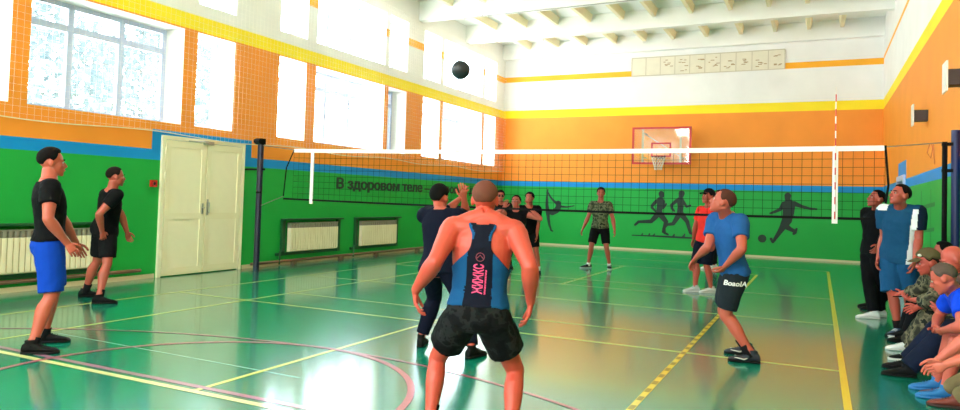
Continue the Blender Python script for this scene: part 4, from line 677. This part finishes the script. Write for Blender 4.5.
def fingers(mb, J, sd, curl, spread=.5):
    """four fingers of unequal length and a thumb, each a bent tube rooted inside the palm"""
    s = J['s']; w = V(J['wr'][sd]); d = V(J['hd'][sd]); n = V(J['pn'][sd]); th = d.cross(n) if sd == 'R' else n.cross(d)
    L = .098*s
    for i,(off,ln,back) in enumerate(((.030,.070,.004),(.010,.078,0),(-.010,.073,.003),(-.029,.058,.010))):
        k = w + d*(L-back*s-.012*s) + th*off*s; dirn = (d + th*off*spread*5).normalized(); pts=[k]; rad=[.0092*s]
        ang = 0; cc = curl*(1+.12*i)
        for seg,fr in enumerate((.46,.30,.24)):
            ang += cc*(.7 if seg == 0 else 1.0)
            v = dirn*math.cos(ang)+n*math.sin(ang); pts.append(pts[-1]+v*(ln*s*fr+(.012*s if seg==0 else 0))); rad.append((.0088,.0080,.0066)[seg]*s)
        pts.append(pts[-1]+v*.005*s); rad.append(.003*s)
        mb.tube(pts, rad, 8)
    k = w+d*.028*s+th*.022*s; v1 = (d*.62+th*.72+n*.25).normalized(); v2 = (d*.86+th*.35+n*.35).normalized(); v3 = (d*.95+th*.08+n*.4).normalized()
    pts = [k, k+v1*.042*s, k+v1*.042*s+v2*.032*s, k+v1*.042*s+v2*.032*s+v3*.022*s, k+v1*.042*s+v2*.032*s+v3*.027*s]
    mb.tube(pts, [.014*s,.0115*s,.0100*s,.0085*s,.003*s], 8)
def palm(mb, J, sd):
    s = J['s']; w = V(J['wr'][sd]); d = V(J['hd'][sd]); n = V(J['pn'][sd]); th = d.cross(n) if sd == 'R' else n.cross(d)
    loft(mb,[w-d*.012*s,w+d*.015*s,w+d*.05*s,w+d*.085*s,w+d*.098*s],[th*x*s for x in (.026,.029,.038,.041,.034)],[n*x*s for x in (.020,.019,.017,.014,.009)],14,2.4)
def head(mb, J, muscle=1.0):
    s = J['s']*J['hk']; c = V(J['head']); f,r,u = head_frame(J); M = Matrix((r,f,u)).transposed()
    P = lambda x,y,z: c+(r*x+f*y+u*z)*s
    mb.ball(P(0,-.014,.032), (.075*s,.093*s,.086*s), 20, M=M)
    mb.ball(P(0,.022,-.022), (.061*s,.066*s,.085*s), 18, M=M)
    mb.ball(P(0,.040,-.070), (.043*s,.046*s,.038*s), 14, M=M)
    mb.ball(P(0,.070,-.096), (.021*s,.018*s,.017*s), 10, M=M)
    for q in (1,-1):
        mb.ball(P(q*.040,.052,-.018),(.022*s,.024*s,.022*s),10,M=M)          # cheeks
        mb.ball(P(q*.075,-.012,-.004),(.011*s,.021*s,.033*s),10,M=M)         # ears
        mb.ball(P(q*.026,.070,.022),(.026*s,.014*s,.010*s),10,M=M)           # brow
    mb.tube([P(0,.078,.016),P(0,.092,-.006),P(0,.103,-.026),P(0,.092,-.038)],[.009*s,.011*s,.015*s,.009*s],8)
    for q in (1,-1): mb.ball(P(q*.012,.090,-.031),(.010*s,.012*s,.009*s),8,M=M)
    mb.ball(P(0,.083,-.058),(.024*s,.012*s,.007*s),10,M=M); mb.ball(P(0,.081,-.068),(.021*s,.012*s,.008*s),10,M=M)
    s = J['s']*(1+(muscle-1)*.8); nk = V(J['neck']); sp = (nk-V(J['pelvis'])).normalized()
    a = nk-sp*.05*s; b = P(0,-.018,-.045)
    F = V(J['Fs']); R_ = F.cross(V((0,0,1))).normalized()
    loft(mb,[a,a+(b-a)*.35,a+(b-a)*.7,b],[R_*x*s for x in (.075,.060,.055,.054)],[F*x*s for x in (.068,.062,.058,.056)],16)
def face_bits(J, body, hairm, beard=False):
    s = J['s']*J['hk']; c = V(J['head']); f,r,u = head_frame(J); M = Matrix((r,f,u)).transposed()
    P = lambda x,y,z: c+(r*x+f*y+u*z)*s
    for q in (1,-1):
        e = MB(); e.ball(P(q*.031,.0755,.006),(.0125*s,.0100*s,.0075*s),10,M=M); e.ball(P(q*.031,.083,.006),(.0068*s,.0045*s,.0064*s),8,1,M=M)
        e.build('eye',[mat('eye white',(176,160,150),.5),mat('dark iris',(40,28,22),.2)],body,True)
        e = MB(); e.tube([P(q*.014,.089,.026),P(q*.030,.0875,.032),P(q*.048,.074,.028)],[.004*s,.0048*s,.003*s],6); e.build('eyebrow',hairm,body,True)
    e = MB(); e.tube([P(-.024,.083,-.062),P(-.010,.0945,-.060),P(.010,.0945,-.060),P(.024,.083,-.062)],[.003*s,.0055*s,.0055*s,.003*s],6); e.build('lips',mat('lip skin',(176,88,78),.5),body,True)
def hair_cap(J, body, m, thick=.010, front=40, side=6, back=-34, name='hair', top=0.0):
    s = J['s']*J['hk']; c = V(J['head']); f,r,u = head_frame(J)
    cc = c+(f*-.014+u*.032)*s; ax = V((.075,.093,.086))*s
    NA, NE = 40, 14; outer=[]; inner=[]
    for i in range(NA):
        az = -math.pi+2*math.pi*i/NA; a = abs(math.degrees(az))   # 0 = face
        if a < 45: lo = front
        elif a < 62: lo = front+(side-front)*(a-45)/17
        elif a < 80: lo = side-(a-62)*.9
        elif a < 115: lo = side-16+(a-80)*.7 if a < 98 else side-3-(a-98)*.6
        else: lo = side-13+(back-side+13)*min(1,(a-115)/30)
        lo = math.radians(lo + 2.0*math.sin(i*7.3))
        co=[];ci=[]
        for j in range(NE+1):
            el = lo+(math.pi/2-lo)*j/NE
            d = V((math.cos(el)*math.sin(az), math.cos(el)*math.cos(az), math.sin(el)))
            k = 1/math.sqrt((d.x/ax.x)**2+(d.y/ax.y)**2+(d.z/ax.z)**2)
            e = min(1, j/2.0); th = (thick*e+.0022+(top*max(0,math.sin(el))))*s*(1+.15*mnoise.noise(d*9))
            if a > 110 and el < 0: k -= .004*s*min(1,-el*2)
            D = (r*d.x+f*d.y+u*d.z); co.append(cc+D*(k+th)); ci.append(cc+D*(k-.012*s))
        outer.append(co); inner.append(ci)
    mb = MB(); vs=[]; fs=[]; N=NE+1
    for i in range(NA): vs += outer[i]+inner[i]
    for i in range(NA):
        k2=(i+1)%NA
        for j in range(NE): fs.append((i*2*N+j,k2*2*N+j,k2*2*N+j+1,i*2*N+j+1)); fs.append((i*2*N+N+j,i*2*N+N+j+1,k2*2*N+N+j+1,k2*2*N+N+j))
        fs.append((i*2*N,i*2*N+N,k2*2*N+N,k2*2*N))
    mb.add(vs,fs); return mb.build(name,m,body,True)
def cap_hat(J, body, m, logo=None):
    o = hair_cap(J, body, m, .016, 24, 14, -8, 'cap', .012)
    s = J['s']*J['hk']; c = V(J['head']); f,r,u = head_frame(J); P = lambda x,y,z: c+(r*x+f*y+u*z)*s
    mb = MB(); rows=[]
    for k in range(5):
        y = k/4; ring=[]
        for j in range(9):
            x = -1+2*j/8; ring.append(P(x*(.072-.012*y*y), .060+.085*y*math.sqrt(max(0,1-.75*x*x))+.022*(1-x*x), .066-.022*y-.012*x*x))
        rows.append(ring)
    vs=[v for rg in rows for v in rg]; n0=len(vs); vs += [v-u*.005*s for v in vs]; fs=[]
    for k in range(4):
        for j in range(8):
            a=k*9+j; fs.append((a,a+1,a+10,a+9)); fs.append((n0+a,n0+a+9,n0+a+10,n0+a+1))
    rim=[0*9+j for j in range(9)]+[k*9+8 for k in range(1,5)]+[4*9+j for j in range(7,-1,-1)]+[k*9 for k in range(3,0,-1)]
    for a,b in zip(rim,rim[1:]+rim[:1]): fs.append((a,n0+a,n0+b,b))
    mb.add(vs,fs); mb.build('visor',m,o,True)
    if logo:
        q = MB(); q.ball(P(-.045,.062,.088),(.020*s,.020*s,.014*s),10); q.build('badge',logo,o,True)
def shoe(J, sd, body, m, sole, name='shoe', stripe=None):
    s = J['s']; a = V(J['ankle'][sd]); f = V(J['toe'][sd]); f.z = 0; f.normalize(); r = f.cross(V((0,0,1)))
    g = V((a.x,a.y,a.z-.085*s)); L = .295*s; o = g-f*.085*s
    up = MB(); C_=[];A_=[];B_=[]
    for t,w,h in ((0,.020,.05),(.03,.032,.085),(.14,.037,.105),(.30,.039,.112),(.42,.041,.095),(.58,.046,.07),(.76,.050,.056),(.90,.043,.045),(.98,.024,.034),(1.0,.010,.028)):
        zc = (.018+h)/2; C_.append(o+f*t*L+V((0,0,zc*s))); A_.append(r*w*s); B_.append(V((0,0,(h-.018)/2*s)))
    loft(up,C_,A_,B_,16,2.4)
    limb(up, g+V((0,0,.06*s))-f*.005*s, g+V((0,0,.125*s))-f*.012*s, [(0,.036*s,.05*s),(1,.040*s,.052*s)], f)
    sh = link(name, remesh(up,.007,2), m, body, True)
    so = MB(); prof = ((0,.018),(.03,.030),(.14,.037),(.3,.037),(.45,.040),(.62,.048),(.78,.052),(.90,.045),(.97,.028),(1.0,.012))
    loft(so,[o+f*t*L*1.015+V((0,0,.013*s)) for t,w in prof],[r*(w+.003)*s for t,w in prof],[V((0,0,.013*s)) for t,w in prof],12,5)
    so.build('sole', sole, sh, True)
    if stripe:
        q = MB()
        for sg in (1,-1):
            pts = [o+f*t*L+r*sg*(w+.002)*s+V((0,0,h*s)) for t,w,h in ((.40,.043,.05),(.50,.046,.036),(.62,.049,.042),(.80,.047,.062 if 0 else .05))]
            q.tube(pts,[.004*s,.008*s,.006*s,.003*s],6)
        q.build('side_stripe',stripe,sh,True)
    lc = MB()
    for k in range(3):
        t=.50+k*.07; lc.tube([o+f*t*L+r*.026*s+V((0,0,(.082-.075*(t-.45))*s)),o+f*t*L+V((0,0,(.094-.10*(t-.45))*s)),o+f*t*L-r*.026*s+V((0,0,(.082-.075*(t-.45))*s))],.003*s,5)
    lc.build('laces', sole, sh)
    return sh
def sock(J, sd, body, m, h):
    s = J['s']; mb = MB(); a = V(J['ankle'][sd]); b = V(J['knee'][sd]); F = V(J['toe'][sd])
    P = [(0,.036,.042,-.002),(.2,.036,.040,-.003),(.4,.045,.049,-.008),(.6,.055,.060,-.014),(.75,.056,.062,-.016)]
    Q=[q for q in P if q[0]<h]
    for x,y in zip(P,P[1:]):
        if x[0]<=h<=y[0]: k=(h-x[0])/(y[0]-x[0]); Q.append(tuple(x[i]+(y[i]-x[i])*k for i in range(4))); break
    d = b-a
    limb(mb, a-V((0,0,.03*s)), a-V((0,0,.03*s))+d, [(t,(x+.006)*s,(y+.006)*s,-o*s) for t,x,y,o in Q], -F)
    return mb.build('sock', m, body, True)
m_skins = {}
def skin(rgb):
    if rgb in m_skins: return m_skins[rgb]
    m = mat('skin %d'%len(m_skins), rgb, .5, var=.10, vscale=9, bump=.04, bscale=60)
    b = m.node_tree.nodes['Principled BSDF']; b.inputs['Subsurface Weight'].default_value = .08; b.inputs['Subsurface Radius'].default_value = (.02,.008,.004); b.inputs['Subsurface Scale'].default_value = .5
    m_skins[rgb] = m; return m
def cloth(name, rgb, var=.08): return mat(name, rgb, .85, spec=.12, var=var, vscale=14, bump=.25, bscale=22)
def camo(name, cols, scale=14):
    if name in _M: return _M[name]
    m = cloth(name, cols[0]); nt = m.node_tree; b = nt.nodes['Principled BSDF']; tc = nt.nodes.new('ShaderNodeTexCoord')
    n = nt.nodes.new('ShaderNodeTexNoise'); n.inputs['Scale'].default_value = scale; n.inputs['Detail'].default_value = 3; nt.links.new(tc.outputs['Object'], n.inputs['Vector'])
    cr = nt.nodes.new('ShaderNodeValToRGB'); cr.color_ramp.interpolation = 'CONSTANT'
    el = cr.color_ramp.elements; el[0].color = lin(cols[0]); el[0].position = 0; el[1].color = lin(cols[1]); el[1].position = .44
    for c,pn in zip(cols[2:],(.52,.60)): e = el.new(pn); e.color = lin(c)
    nt.links.new(n.outputs['Fac'], cr.inputs[0]); nt.links.new(cr.outputs[0], b.inputs['Base Color']); return m

def person(key, label, skin_rgb, hair=None, shirt=None, bottom=None, shoes=None, socks=None, curl=.35, curlR=None, vox=.009, group=None, spread=.5, muscle=1.12, wid=1.07, hk=1.07, face=True, seated=False, extra=None):
    J = POSE[key]; base = V(J['base']); t = thing('person', base, label, 'person', group)
    J['hk'] = hk; J['trap'] = muscle > 1.2; mb = MB(); torso(mb,J,wid=wid); shoulders(mb,J,(muscle-1)*.08); head(mb,J,muscle)
    for sd in 'LR':
        arm(mb,J,sd,m=muscle); palm(mb,J,sd); leg(mb,J,sd,m=1+(muscle-1)*.4)
        a = V(J['ankle'][sd]); f = V(J['toe'][sd]); limb(mb, a-f*.05*J['s']-V((0,0,.035*J['s'])), a+f*.15*J['s']-V((0,0,.05*J['s'])), [(0,.026*J['s'],.03*J['s']),(.4,.032*J['s'],.034*J['s']),(1,.032*J['s'],.018*J['s'])], V((0,0,1)))
        mb.ball(a,(.038*J['s']),10)
    me = remesh(mb, vox, 2)
    fb = MB()
    for sd in 'LR': fingers(fb,J,sd,curl if sd == 'L' or curlR is None else curlR, spread)
    fm = fb.mesh('f'); bm = bmesh.new(); bm.from_mesh(me); bm.from_mesh(fm); bmesh.ops.recalc_face_normals(bm, faces=bm.faces); bm.to_mesh(me); bm.free()
    sk = skin(skin_rgb); body = link('body', me, sk, t, True)
    hm = hair['m'] if hair else sk
    if hair:
        if hair.get('cap'): hair_cap(J,body,hm,.006,30,6,-30); cap_hat(J,body,hair['cap'],hair.get('logo'))
        else: hair_cap(J,body,hm,hair.get('thick',.012),hair.get('front',40),hair.get('side',6),hair.get('back',-34),top=hair.get('top',.0))
    if face: face_bits(J, body, hm)
    if shirt:
        b = MB(); inf = shirt.get('infl',.014)
        torso(b,J,inf,shirt.get('t0',-.05),shirt.get('t1',.97),flat=shirt.get('flat',.012),wid=wid); shoulders(b,J,inf*.8+(muscle-1)*.08)
        for sd in 'LR': arm(b,J,sd,inf+shirt.get('loose',.010),shirt.get('sleeve',.6),m=muscle)
        sm = remesh(b, .011, 3, disp=.006, dscale=9)
        o = link(shirt.get('name','t_shirt'), sm, shirt['m'], body, True)
        if shirt.get('edit'): shirt['edit'](J, o, body)
    if bottom:
        b = MB(); inf = bottom.get('infl',.016); torso(b,J,inf*.6,-.16,bottom.get('top',.17),wid=wid)
        for sd in 'LR': leg(b,J,sd,inf,bottom.get('to',.8),bottom.get('flare',.012),m=1+(muscle-1)*.4)
        o = link(bottom.get('name','shorts'), remesh(b,.011,3,disp=.006,dscale=9), bottom['m'], body, True)
        if bottom.get('edit'): bottom['edit'](J, o, body)
    if socks:
        for sd in 'LR': sock(J,sd,body,socks['m'],socks.get('h',.3))
    if shoes:
        for sd in 'LR': shoe(J,sd,body,shoes['m'] if sd == 'R' or 'mL' not in shoes else shoes['mL'],shoes.get('sole',shoes['m']),shoes.get('name','shoe'),shoes.get('stripe'))
    if extra: extra(J, body)
    return t

BLK = cloth('black jersey',(11,12,15)); BLK2 = cloth('black shorts cloth',(15,16,19)); NAVY = cloth('navy sportswear',(11,16,34)); ROYAL = cloth('royal blue shorts cloth',(12,62,170))
SHB = mat('black shoe',(8,8,9),.7,spec=.2); SHW = mat('white shoe',(228,228,226),.5); SHG = mat('grey white shoe',(180,184,180),.5); SOLE = mat('light sole',(205,205,200),.6); SKB = cloth('black sock',(24,24,26)); SKW = cloth('white sock',(220,220,216))
H_BLK = mat('black hair',(9,7,7),.85,spec=.15,bump=.3,bscale=120); H_BRN = mat('brown hair',(30,19,14),.85,spec=.15,bump=.3,bscale=120); H_SHORT = mat('cropped hair',(72,42,32),.85,spec=.15,bump=.3,bscale=150); H_GREY = mat('greying hair',(92,76,68),.85,spec=.15,bump=.3,bscale=120)
PINK = mat('pink print',(226,64,120),.6)

person('P1','man in black t-shirt and royal blue shorts, nearest on the left',(179,87,66),dict(m=H_BLK,thick=.010,top=.01),dict(m=BLK,sleeve=.55,t0=.09),dict(m=ROYAL,to=.92,flare=.02,infl=.022),dict(m=SHB),dict(m=SKB,h=.22),curl=.5)
person('P2','man in black t-shirt and black shorts beside the cream radiator',(171,82,64),dict(m=H_BRN,thick=.008),dict(m=BLK,sleeve=.55,t0=-.06,flat=.03),dict(m=BLK2,to=.8,flare=.025),dict(m=SHB),dict(m=SKB,h=.3),curl=.5)

def racer(J, o, body):
    """cut the singlet down to a racer back with deep arm holes, blue side panels, black middle"""
    s,pel,nk,sp,F0,F1 = spine_frames(J); L = sp.length; up = sp/L; off = PW[o.name]
    me = o.data; bm = bmesh.new(); bm.from_mesh(me)
    me.materials.append(cloth('teal blue panel',(20,74,120)))
    kill=[]
    for f in bm.faces:
        c = f.calc_center_median()+off; t = (c-pel).dot(sp)/L/L; r = F1.cross(up); x = abs((c-pel-sp*t).dot(r))/s; back = (c-pel-sp*t).dot(F1) < 0
        # half width of the cloth at height t
        if back: lim = 9 if t < .50 else (.19-.125*min(1,(t-.50)/.20) if t < .70 else .062+.03*max(0,(t-.86)/.1))
        else: lim = 9 if t < .52 else (.19-.075*min(1,(t-.52)/.2) if t < .72 else .115-.02*max(0,(t-.8)/.15))
        if x > lim or t > .985: kill.append(f); continue
        pw = .080+.03*max(0,(.5-t))
        f.material_index = 1 if (x > pw and t < .93) or (t > .80 and lim-x < .016) else 0
    bmesh.ops.delete(bm, geom=kill, context='FACES')
    bmesh.ops.delete(bm, geom=[v for v in bm.verts if not v.link_faces], context='VERTS')
    for _ in range(14):
        mv = {}
        for v in bm.verts:
            nb = [e.other_vert(v).co for e in v.link_edges if e.is_boundary]
            if len(nb) == 2: mv[v] = v.co*.4+(nb[0]+nb[1])*.3
        for v, c in mv.items(): v.co = c
    bm.to_mesh(me); bm.free()
    so = o.modifiers.new('thickness','SOLIDIFY'); so.thickness = .006; so.offset = -1
    # vertical pink lettering and a small crest on the back
    Bk = -F1; rgt = up.cross(Bk).normalized()   # reading direction goes up the spine
    from mathutils.bvhtree import BVHTree
    dm = bpy.data.meshes.new('tmp'); bm = bmesh.new(); bm.from_mesh(me); bv = BVHTree.FromBMesh(bm)
    def put(txt, name, m, t0, x0, Lg, Hh, par):
        tm = text_mesh(txt,name,m,1,.03,.0); xs=[v.co.x for v in tm.vertices]; a,b_=min(xs),max(xs)
        for v in tm.vertices:
            q = pel+sp*t0+up*((v.co.x-a)/(b_-a)*Lg)-rgt*((v.co.y/.73)*Hh+x0)+Bk*.5
            h = bv.ray_cast(q-off, F1)[0]
            v.co = (h+off if h is not None else q-Bk*.38)+Bk*.004
        lo = link(name,tm,m,par)
    rg2 = -rgt
    put('ЖИЖКС','back_print',PINK,.24,-.026,.185*s,.062*s,o)
    put('иииниинии','back_print_small',PINK,.24,-.048,.15*s,.013*s,o)
    q = pel+sp*.62+Bk*.5; h = bv.ray_cast(q-off,F1)[0]
    if h is not None:
        c = h+off+Bk*.003; b = MB(); pts=[c+(rgt*math.cos(a)*.026+up*math.sin(a)*.026)*s for a in [2*math.pi*i/16 for i in range(17)]]; b.tube(pts,.0025,5)
        b.tube([c-rgt*.02*s-up*.008*s,c+up*.012*s,c+rgt*.02*s-up*.008*s],.003,5); b.build('back_crest',mat('dull pink crest',(132,52,74),.6),o)
    bm.free(); bpy.data.meshes.remove(dm)
person('P3','muscular man seen from behind in blue black racerback singlet with pink lettering',(190,72,54),dict(m=mat('cropped brown hair',(104,62,48),.85,spec=.15,bump=.3,bscale=150),thick=.003,front=46,side=4,back=-30),dict(m=cloth('black singlet',(16,20,34)),name='singlet',sleeve=.2,infl=.011,t0=.10,edit=racer,flat=.012),
    dict(m=camo('dark grey patterned shorts',((9,10,12),(16,17,19),(30,31,32),(12,13,14)),9),to=.62,flare=.035,infl=.022,top=.16),dict(m=SHB),dict(m=SKB,h=.35),curl=.4,vox=.008,muscle=1.32,wid=1.16,hk=1.10)
person('P4','man in dark navy top and long trousers, seen from behind, hands raised before his face',(180,84,64),dict(m=H_BLK,thick=.014,front=40,back=-44,top=.01),dict(m=NAVY,sleeve=1.0,t0=-.12,infl=.02,flat=.02),dict(m=NAVY,name='trousers',to=1.9,flare=.005,infl=.020),dict(m=SHB),None,curl=.35)
person('P5','man in black singlet facing the net with both hands raised beside his face',(184,89,71),dict(m=H_BRN,thick=.010),dict(m=BLK,name='singlet',sleeve=.12,t0=-.05,infl=.016),dict(m=BLK2,to=.85,flare=.02),dict(m=SHB),dict(m=SKB,h=.6),curl=.25)
def shades(J, body):
    s = J['s']*J['hk']; c = V(J['head']); f,r,u = head_frame(J); P = lambda x,y,z: c+(r*x+f*y+u*z)*s
    b = MB(); M = Matrix((r,f,u)).transposed()
    for q in (1,-1): b.ball(P(q*.033,.088,.008),(.027*s,.008*s,.019*s),12,M=M); b.tube([P(q*.058,.08,.014),P(q*.078,-.01,.01)],.004*s,5)
    b.tube([P(-.012,.095,.012),P(.012,.095,.012)],.004*s,5); b.build('glasses',mat('dark lens',(14,14,18),.2),body)
person('P6','dark haired man in black and dark glasses behind the singlet player\'s head',(182,91,72),dict(m=H_BLK,thick=.016,top=.01),dict(m=BLK,sleeve=.7),dict(m=BLK2),dict(m=SHB),dict(m=SKB),vox=.011,extra=shades)
person('P7','dark haired man in black partly hidden behind the raised hand at the net',(182,91,72),dict(m=H_BLK,thick=.014),dict(m=BLK,sleeve=.7),dict(m=BLK2),dict(m=SHB),dict(m=SKW),vox=.011)
person('P8','man in olive camouflage t-shirt and black shorts facing the camera by back wall',(169,82,61),dict(m=H_BLK,thick=.012,top=.008),dict(m=camo('olive camouflage',((58,66,50),(84,92,68),(112,114,86),(46,52,42)),13),sleeve=.62,t0=.02),dict(m=BLK2,to=.82,flare=.02),dict(m=SHB,sole=SHG),dict(m=SKW,h=.18),vox=.011)
person('P9','man in red t-shirt, black cap and black shorts behind the blue shirted player',(175,79,61),dict(m=H_BRN,cap=cloth('black cap',(18,18,22))),dict(m=cloth('red t-shirt cloth',(224,48,40)),sleeve=.6,flat=.02),dict(m=NAVY,to=.98,flare=.02,infl=.022),dict(m=SHG,sole=SOLE),None,vox=.010)
person('P9b','man in dark clothes and pale shoes hidden behind the red shirted man',(175,79,61),dict(m=H_BRN),dict(m=NAVY,sleeve=.6),dict(m=BLK2,name='trousers',to=1.9),dict(m=SHW,sole=SOLE),None,vox=.012)
def leg_print(J, o, body):
    from mathutils.bvhtree import BVHTree
    bm = bmesh.new(); bm.from_mesh(o.data); bv = BVHTree.FromBMesh(bm); off = PW[o.name]
    s = J['s']; a = V(J['hip']['L']); b_ = V(J['knee']['L']); up = (a-b_).normalized(); view = V((.12,-1,0)); rt = up.cross(-view).normalized()*-1
    rt = V((.99,.12,0)); rt = (rt-up*rt.dot(up)).normalized(); rt = (rt+up*.16).normalized()
    tm = text_mesh('BoaoIA','leg_print',None,1,.03,.0); xs=[v.co.x for v in tm.vertices]; x0,x1=min(xs),max(xs); Lg=(.215*s)
    for v in tm.vertices:
        q = a-up*.115*s+rt*(((v.co.x-x0)/(x1-x0)-.5)*Lg+.02)+up*(v.co.y/.73*.05*s)+view*.6
        h = bv.ray_cast(q-off,-view)[0]; v.co = (h+off if h is not None else q-view*.5)+view*.004
    link('leg_print',tm,mat('white print',(226,226,222),.6),o); bm.free()
person('P10','man in blue t-shirt and dark shorts with white lettering, in profile near the yellow line',(180,84,64),dict(m=H_SHORT,thick=.007,front=44),dict(m=cloth('steel blue t-shirt cloth',(34,84,142)),sleeve=.6,t0=-.02),dict(m=cloth('dark grey green shorts',(30,38,44)),to=.84,flare=.016,infl=.022,edit=leg_print),dict(m=mat('navy shoe',(22,28,40),.6),sole=SHB,stripe=SOLE),dict(m=SKB,h=.3),curl=.45)
person('P11','man in black long sleeved top and trousers with white shoes, standing at right',(171,79,62),dict(m=H_BLK,thick=.008),dict(m=BLK,name='sweater',sleeve=1.95,t0=-.08,infl=.016),dict(m=BLK,name='trousers',to=1.95,infl=.018,flare=.008),dict(m=SHW,sole=SOLE),None,curl=.4)
def white_sides(J, o, body):
    s,pel,nk,sp,F0,F1 = spine_frames(J); L = sp.length; up = sp/L; r = F1.cross(up); off = PW[o.name]; me = o.data
    me.materials.append(cloth('white side panel',(228,232,234))); me.materials.append(cloth('dark navy sleeve',(18,30,52)))
    for p in me.polygons:
        c = p.center+off; t = (c-pel).dot(sp)/L/L; d = c-pel-sp*t; x = d.dot(r)/s; fw = d.dot(F1)/s
        # left side (image right): white panel from shoulder to hem, dark navy sleeve; white yoke on the other shoulder
        if x < -.115-.03*min(1,t) and fw > -.05 and t < .98: p.material_index = 1 if x > -.20 else 2
        elif x > .12 and t > .90: p.material_index = 1
        elif x < -.2: p.material_index = 2
person('P12','man in blue football shirt with white side panel and blue shorts, standing at right',(175,81,64),dict(m=H_BLK,thick=.010),dict(m=cloth('petrol blue shirt',(26,74,110)),name='football_shirt',sleeve=.66,t0=-.10,flat=.025,infl=.02,edit=white_sides),dict(m=cloth('petrol blue shorts',(24,76,118)),to=1.0,flare=.035,infl=.026),dict(m=mat('blue grey shoe',(60,80,110),.6),sole=SOLE),dict(m=SKB,h=.3),curl=.45)
CAM_U_ = camo('forest camouflage',((52,52,44),(86,84,66),(120,112,88),(40,44,40)),12)
def phone(J, body): pass
person('SA','seated man in camouflage uniform and cap, hands together over a phone',(182,76,61),dict(m=H_BRN,cap=cloth('khaki cap',(92,82,56)),logo=mat('pale badge',(226,226,222),.5)),dict(m=CAM_U_,name='jacket',sleeve=1.5,infl=.022),dict(m=CAM_U_,name='trousers',to=1.92,infl=.022),dict(m=SHW,mL=SHB,sole=SOLE),None,curl=.6)
person('SB','seated bald man in dark jeans and black shoes, elbows on his knees',(192,82,67),None,dict(m=cloth('maroon grey shirt',(92,66,60)),sleeve=.6),dict(m=cloth('dark jeans',(22,30,52)),name='trousers',to=1.95,infl=.02),dict(m=SHB),None,curl=.6)
person('SC','seated man in bright blue t-shirt with short greying hair, nearest whole head on the right',(192,89,71),dict(m=H_GREY,thick=.006),dict(m=cloth('bright blue t-shirt cloth',(16,70,220)),sleeve=.6),dict(m=cloth('sand shorts',(150,122,100)),to=.7),dict(m=mat('sky blue slipper',(34,112,176),.6),name='slipper',sole=mat('sky blue sole',(34,108,168),.6)),None,curl=.6)
person('SD','seated man in khaki trousers and red brown shoes reaching in at the lower right edge',(202,99,79),dict(m=H_BRN),dict(m=cloth('grey blue t-shirt cloth',(70,84,120)),sleeve=.55),dict(m=cloth('khaki trousers cloth',(128,112,78)),name='trousers',to=1.9),dict(m=mat('red brown shoe',(120,52,40),.5),sole=mat('dark sole',(60,34,30),.6)),None,curl=.6)
person('SF','seated man with dark hair behind the camouflage cap, beside the right net post',(175,81,64),dict(m=H_BLK),dict(m=cloth('olive yellow shirt',(110,104,56)),sleeve=.6),dict(m=BLK2,name='trousers',to=1.9),dict(m=SHB),None,vox=.012)
person('SE','seated man in dark clothes and black shoes behind the two standing spectators',(171,79,62),dict(m=H_BLK),dict(m=BLK,sleeve=1.9),dict(m=BLK2,name='trousers',to=1.9),dict(m=SHB),None,vox=.012)
# the phone held by the man in camouflage
J = POSE['SA']; a = (V(J['wr']['L'])+V(J['wr']['R']))/2+(V(J['hd']['L'])+V(J['hd']['R'])).normalized()*.09; b = MB(); d = (V(J['hd']['L'])+V(J['hd']['R'])).normalized(); M = Matrix((d,V((0,0,1)).cross(d).normalized(),V((0,0,1)))).transposed()
b.box((-.035,-.07,.0),(.035,.07,.009),M=Matrix.Translation(a)@M.to_4x4()); tag(b.build('phone', mat('phone black',(14,14,16),.2)),'black phone in the hands of the man in camouflage','phone')

bpy.context.view_layer.layer_collection.children['hall'].exclude = False
bpy.context.view_layer.update()
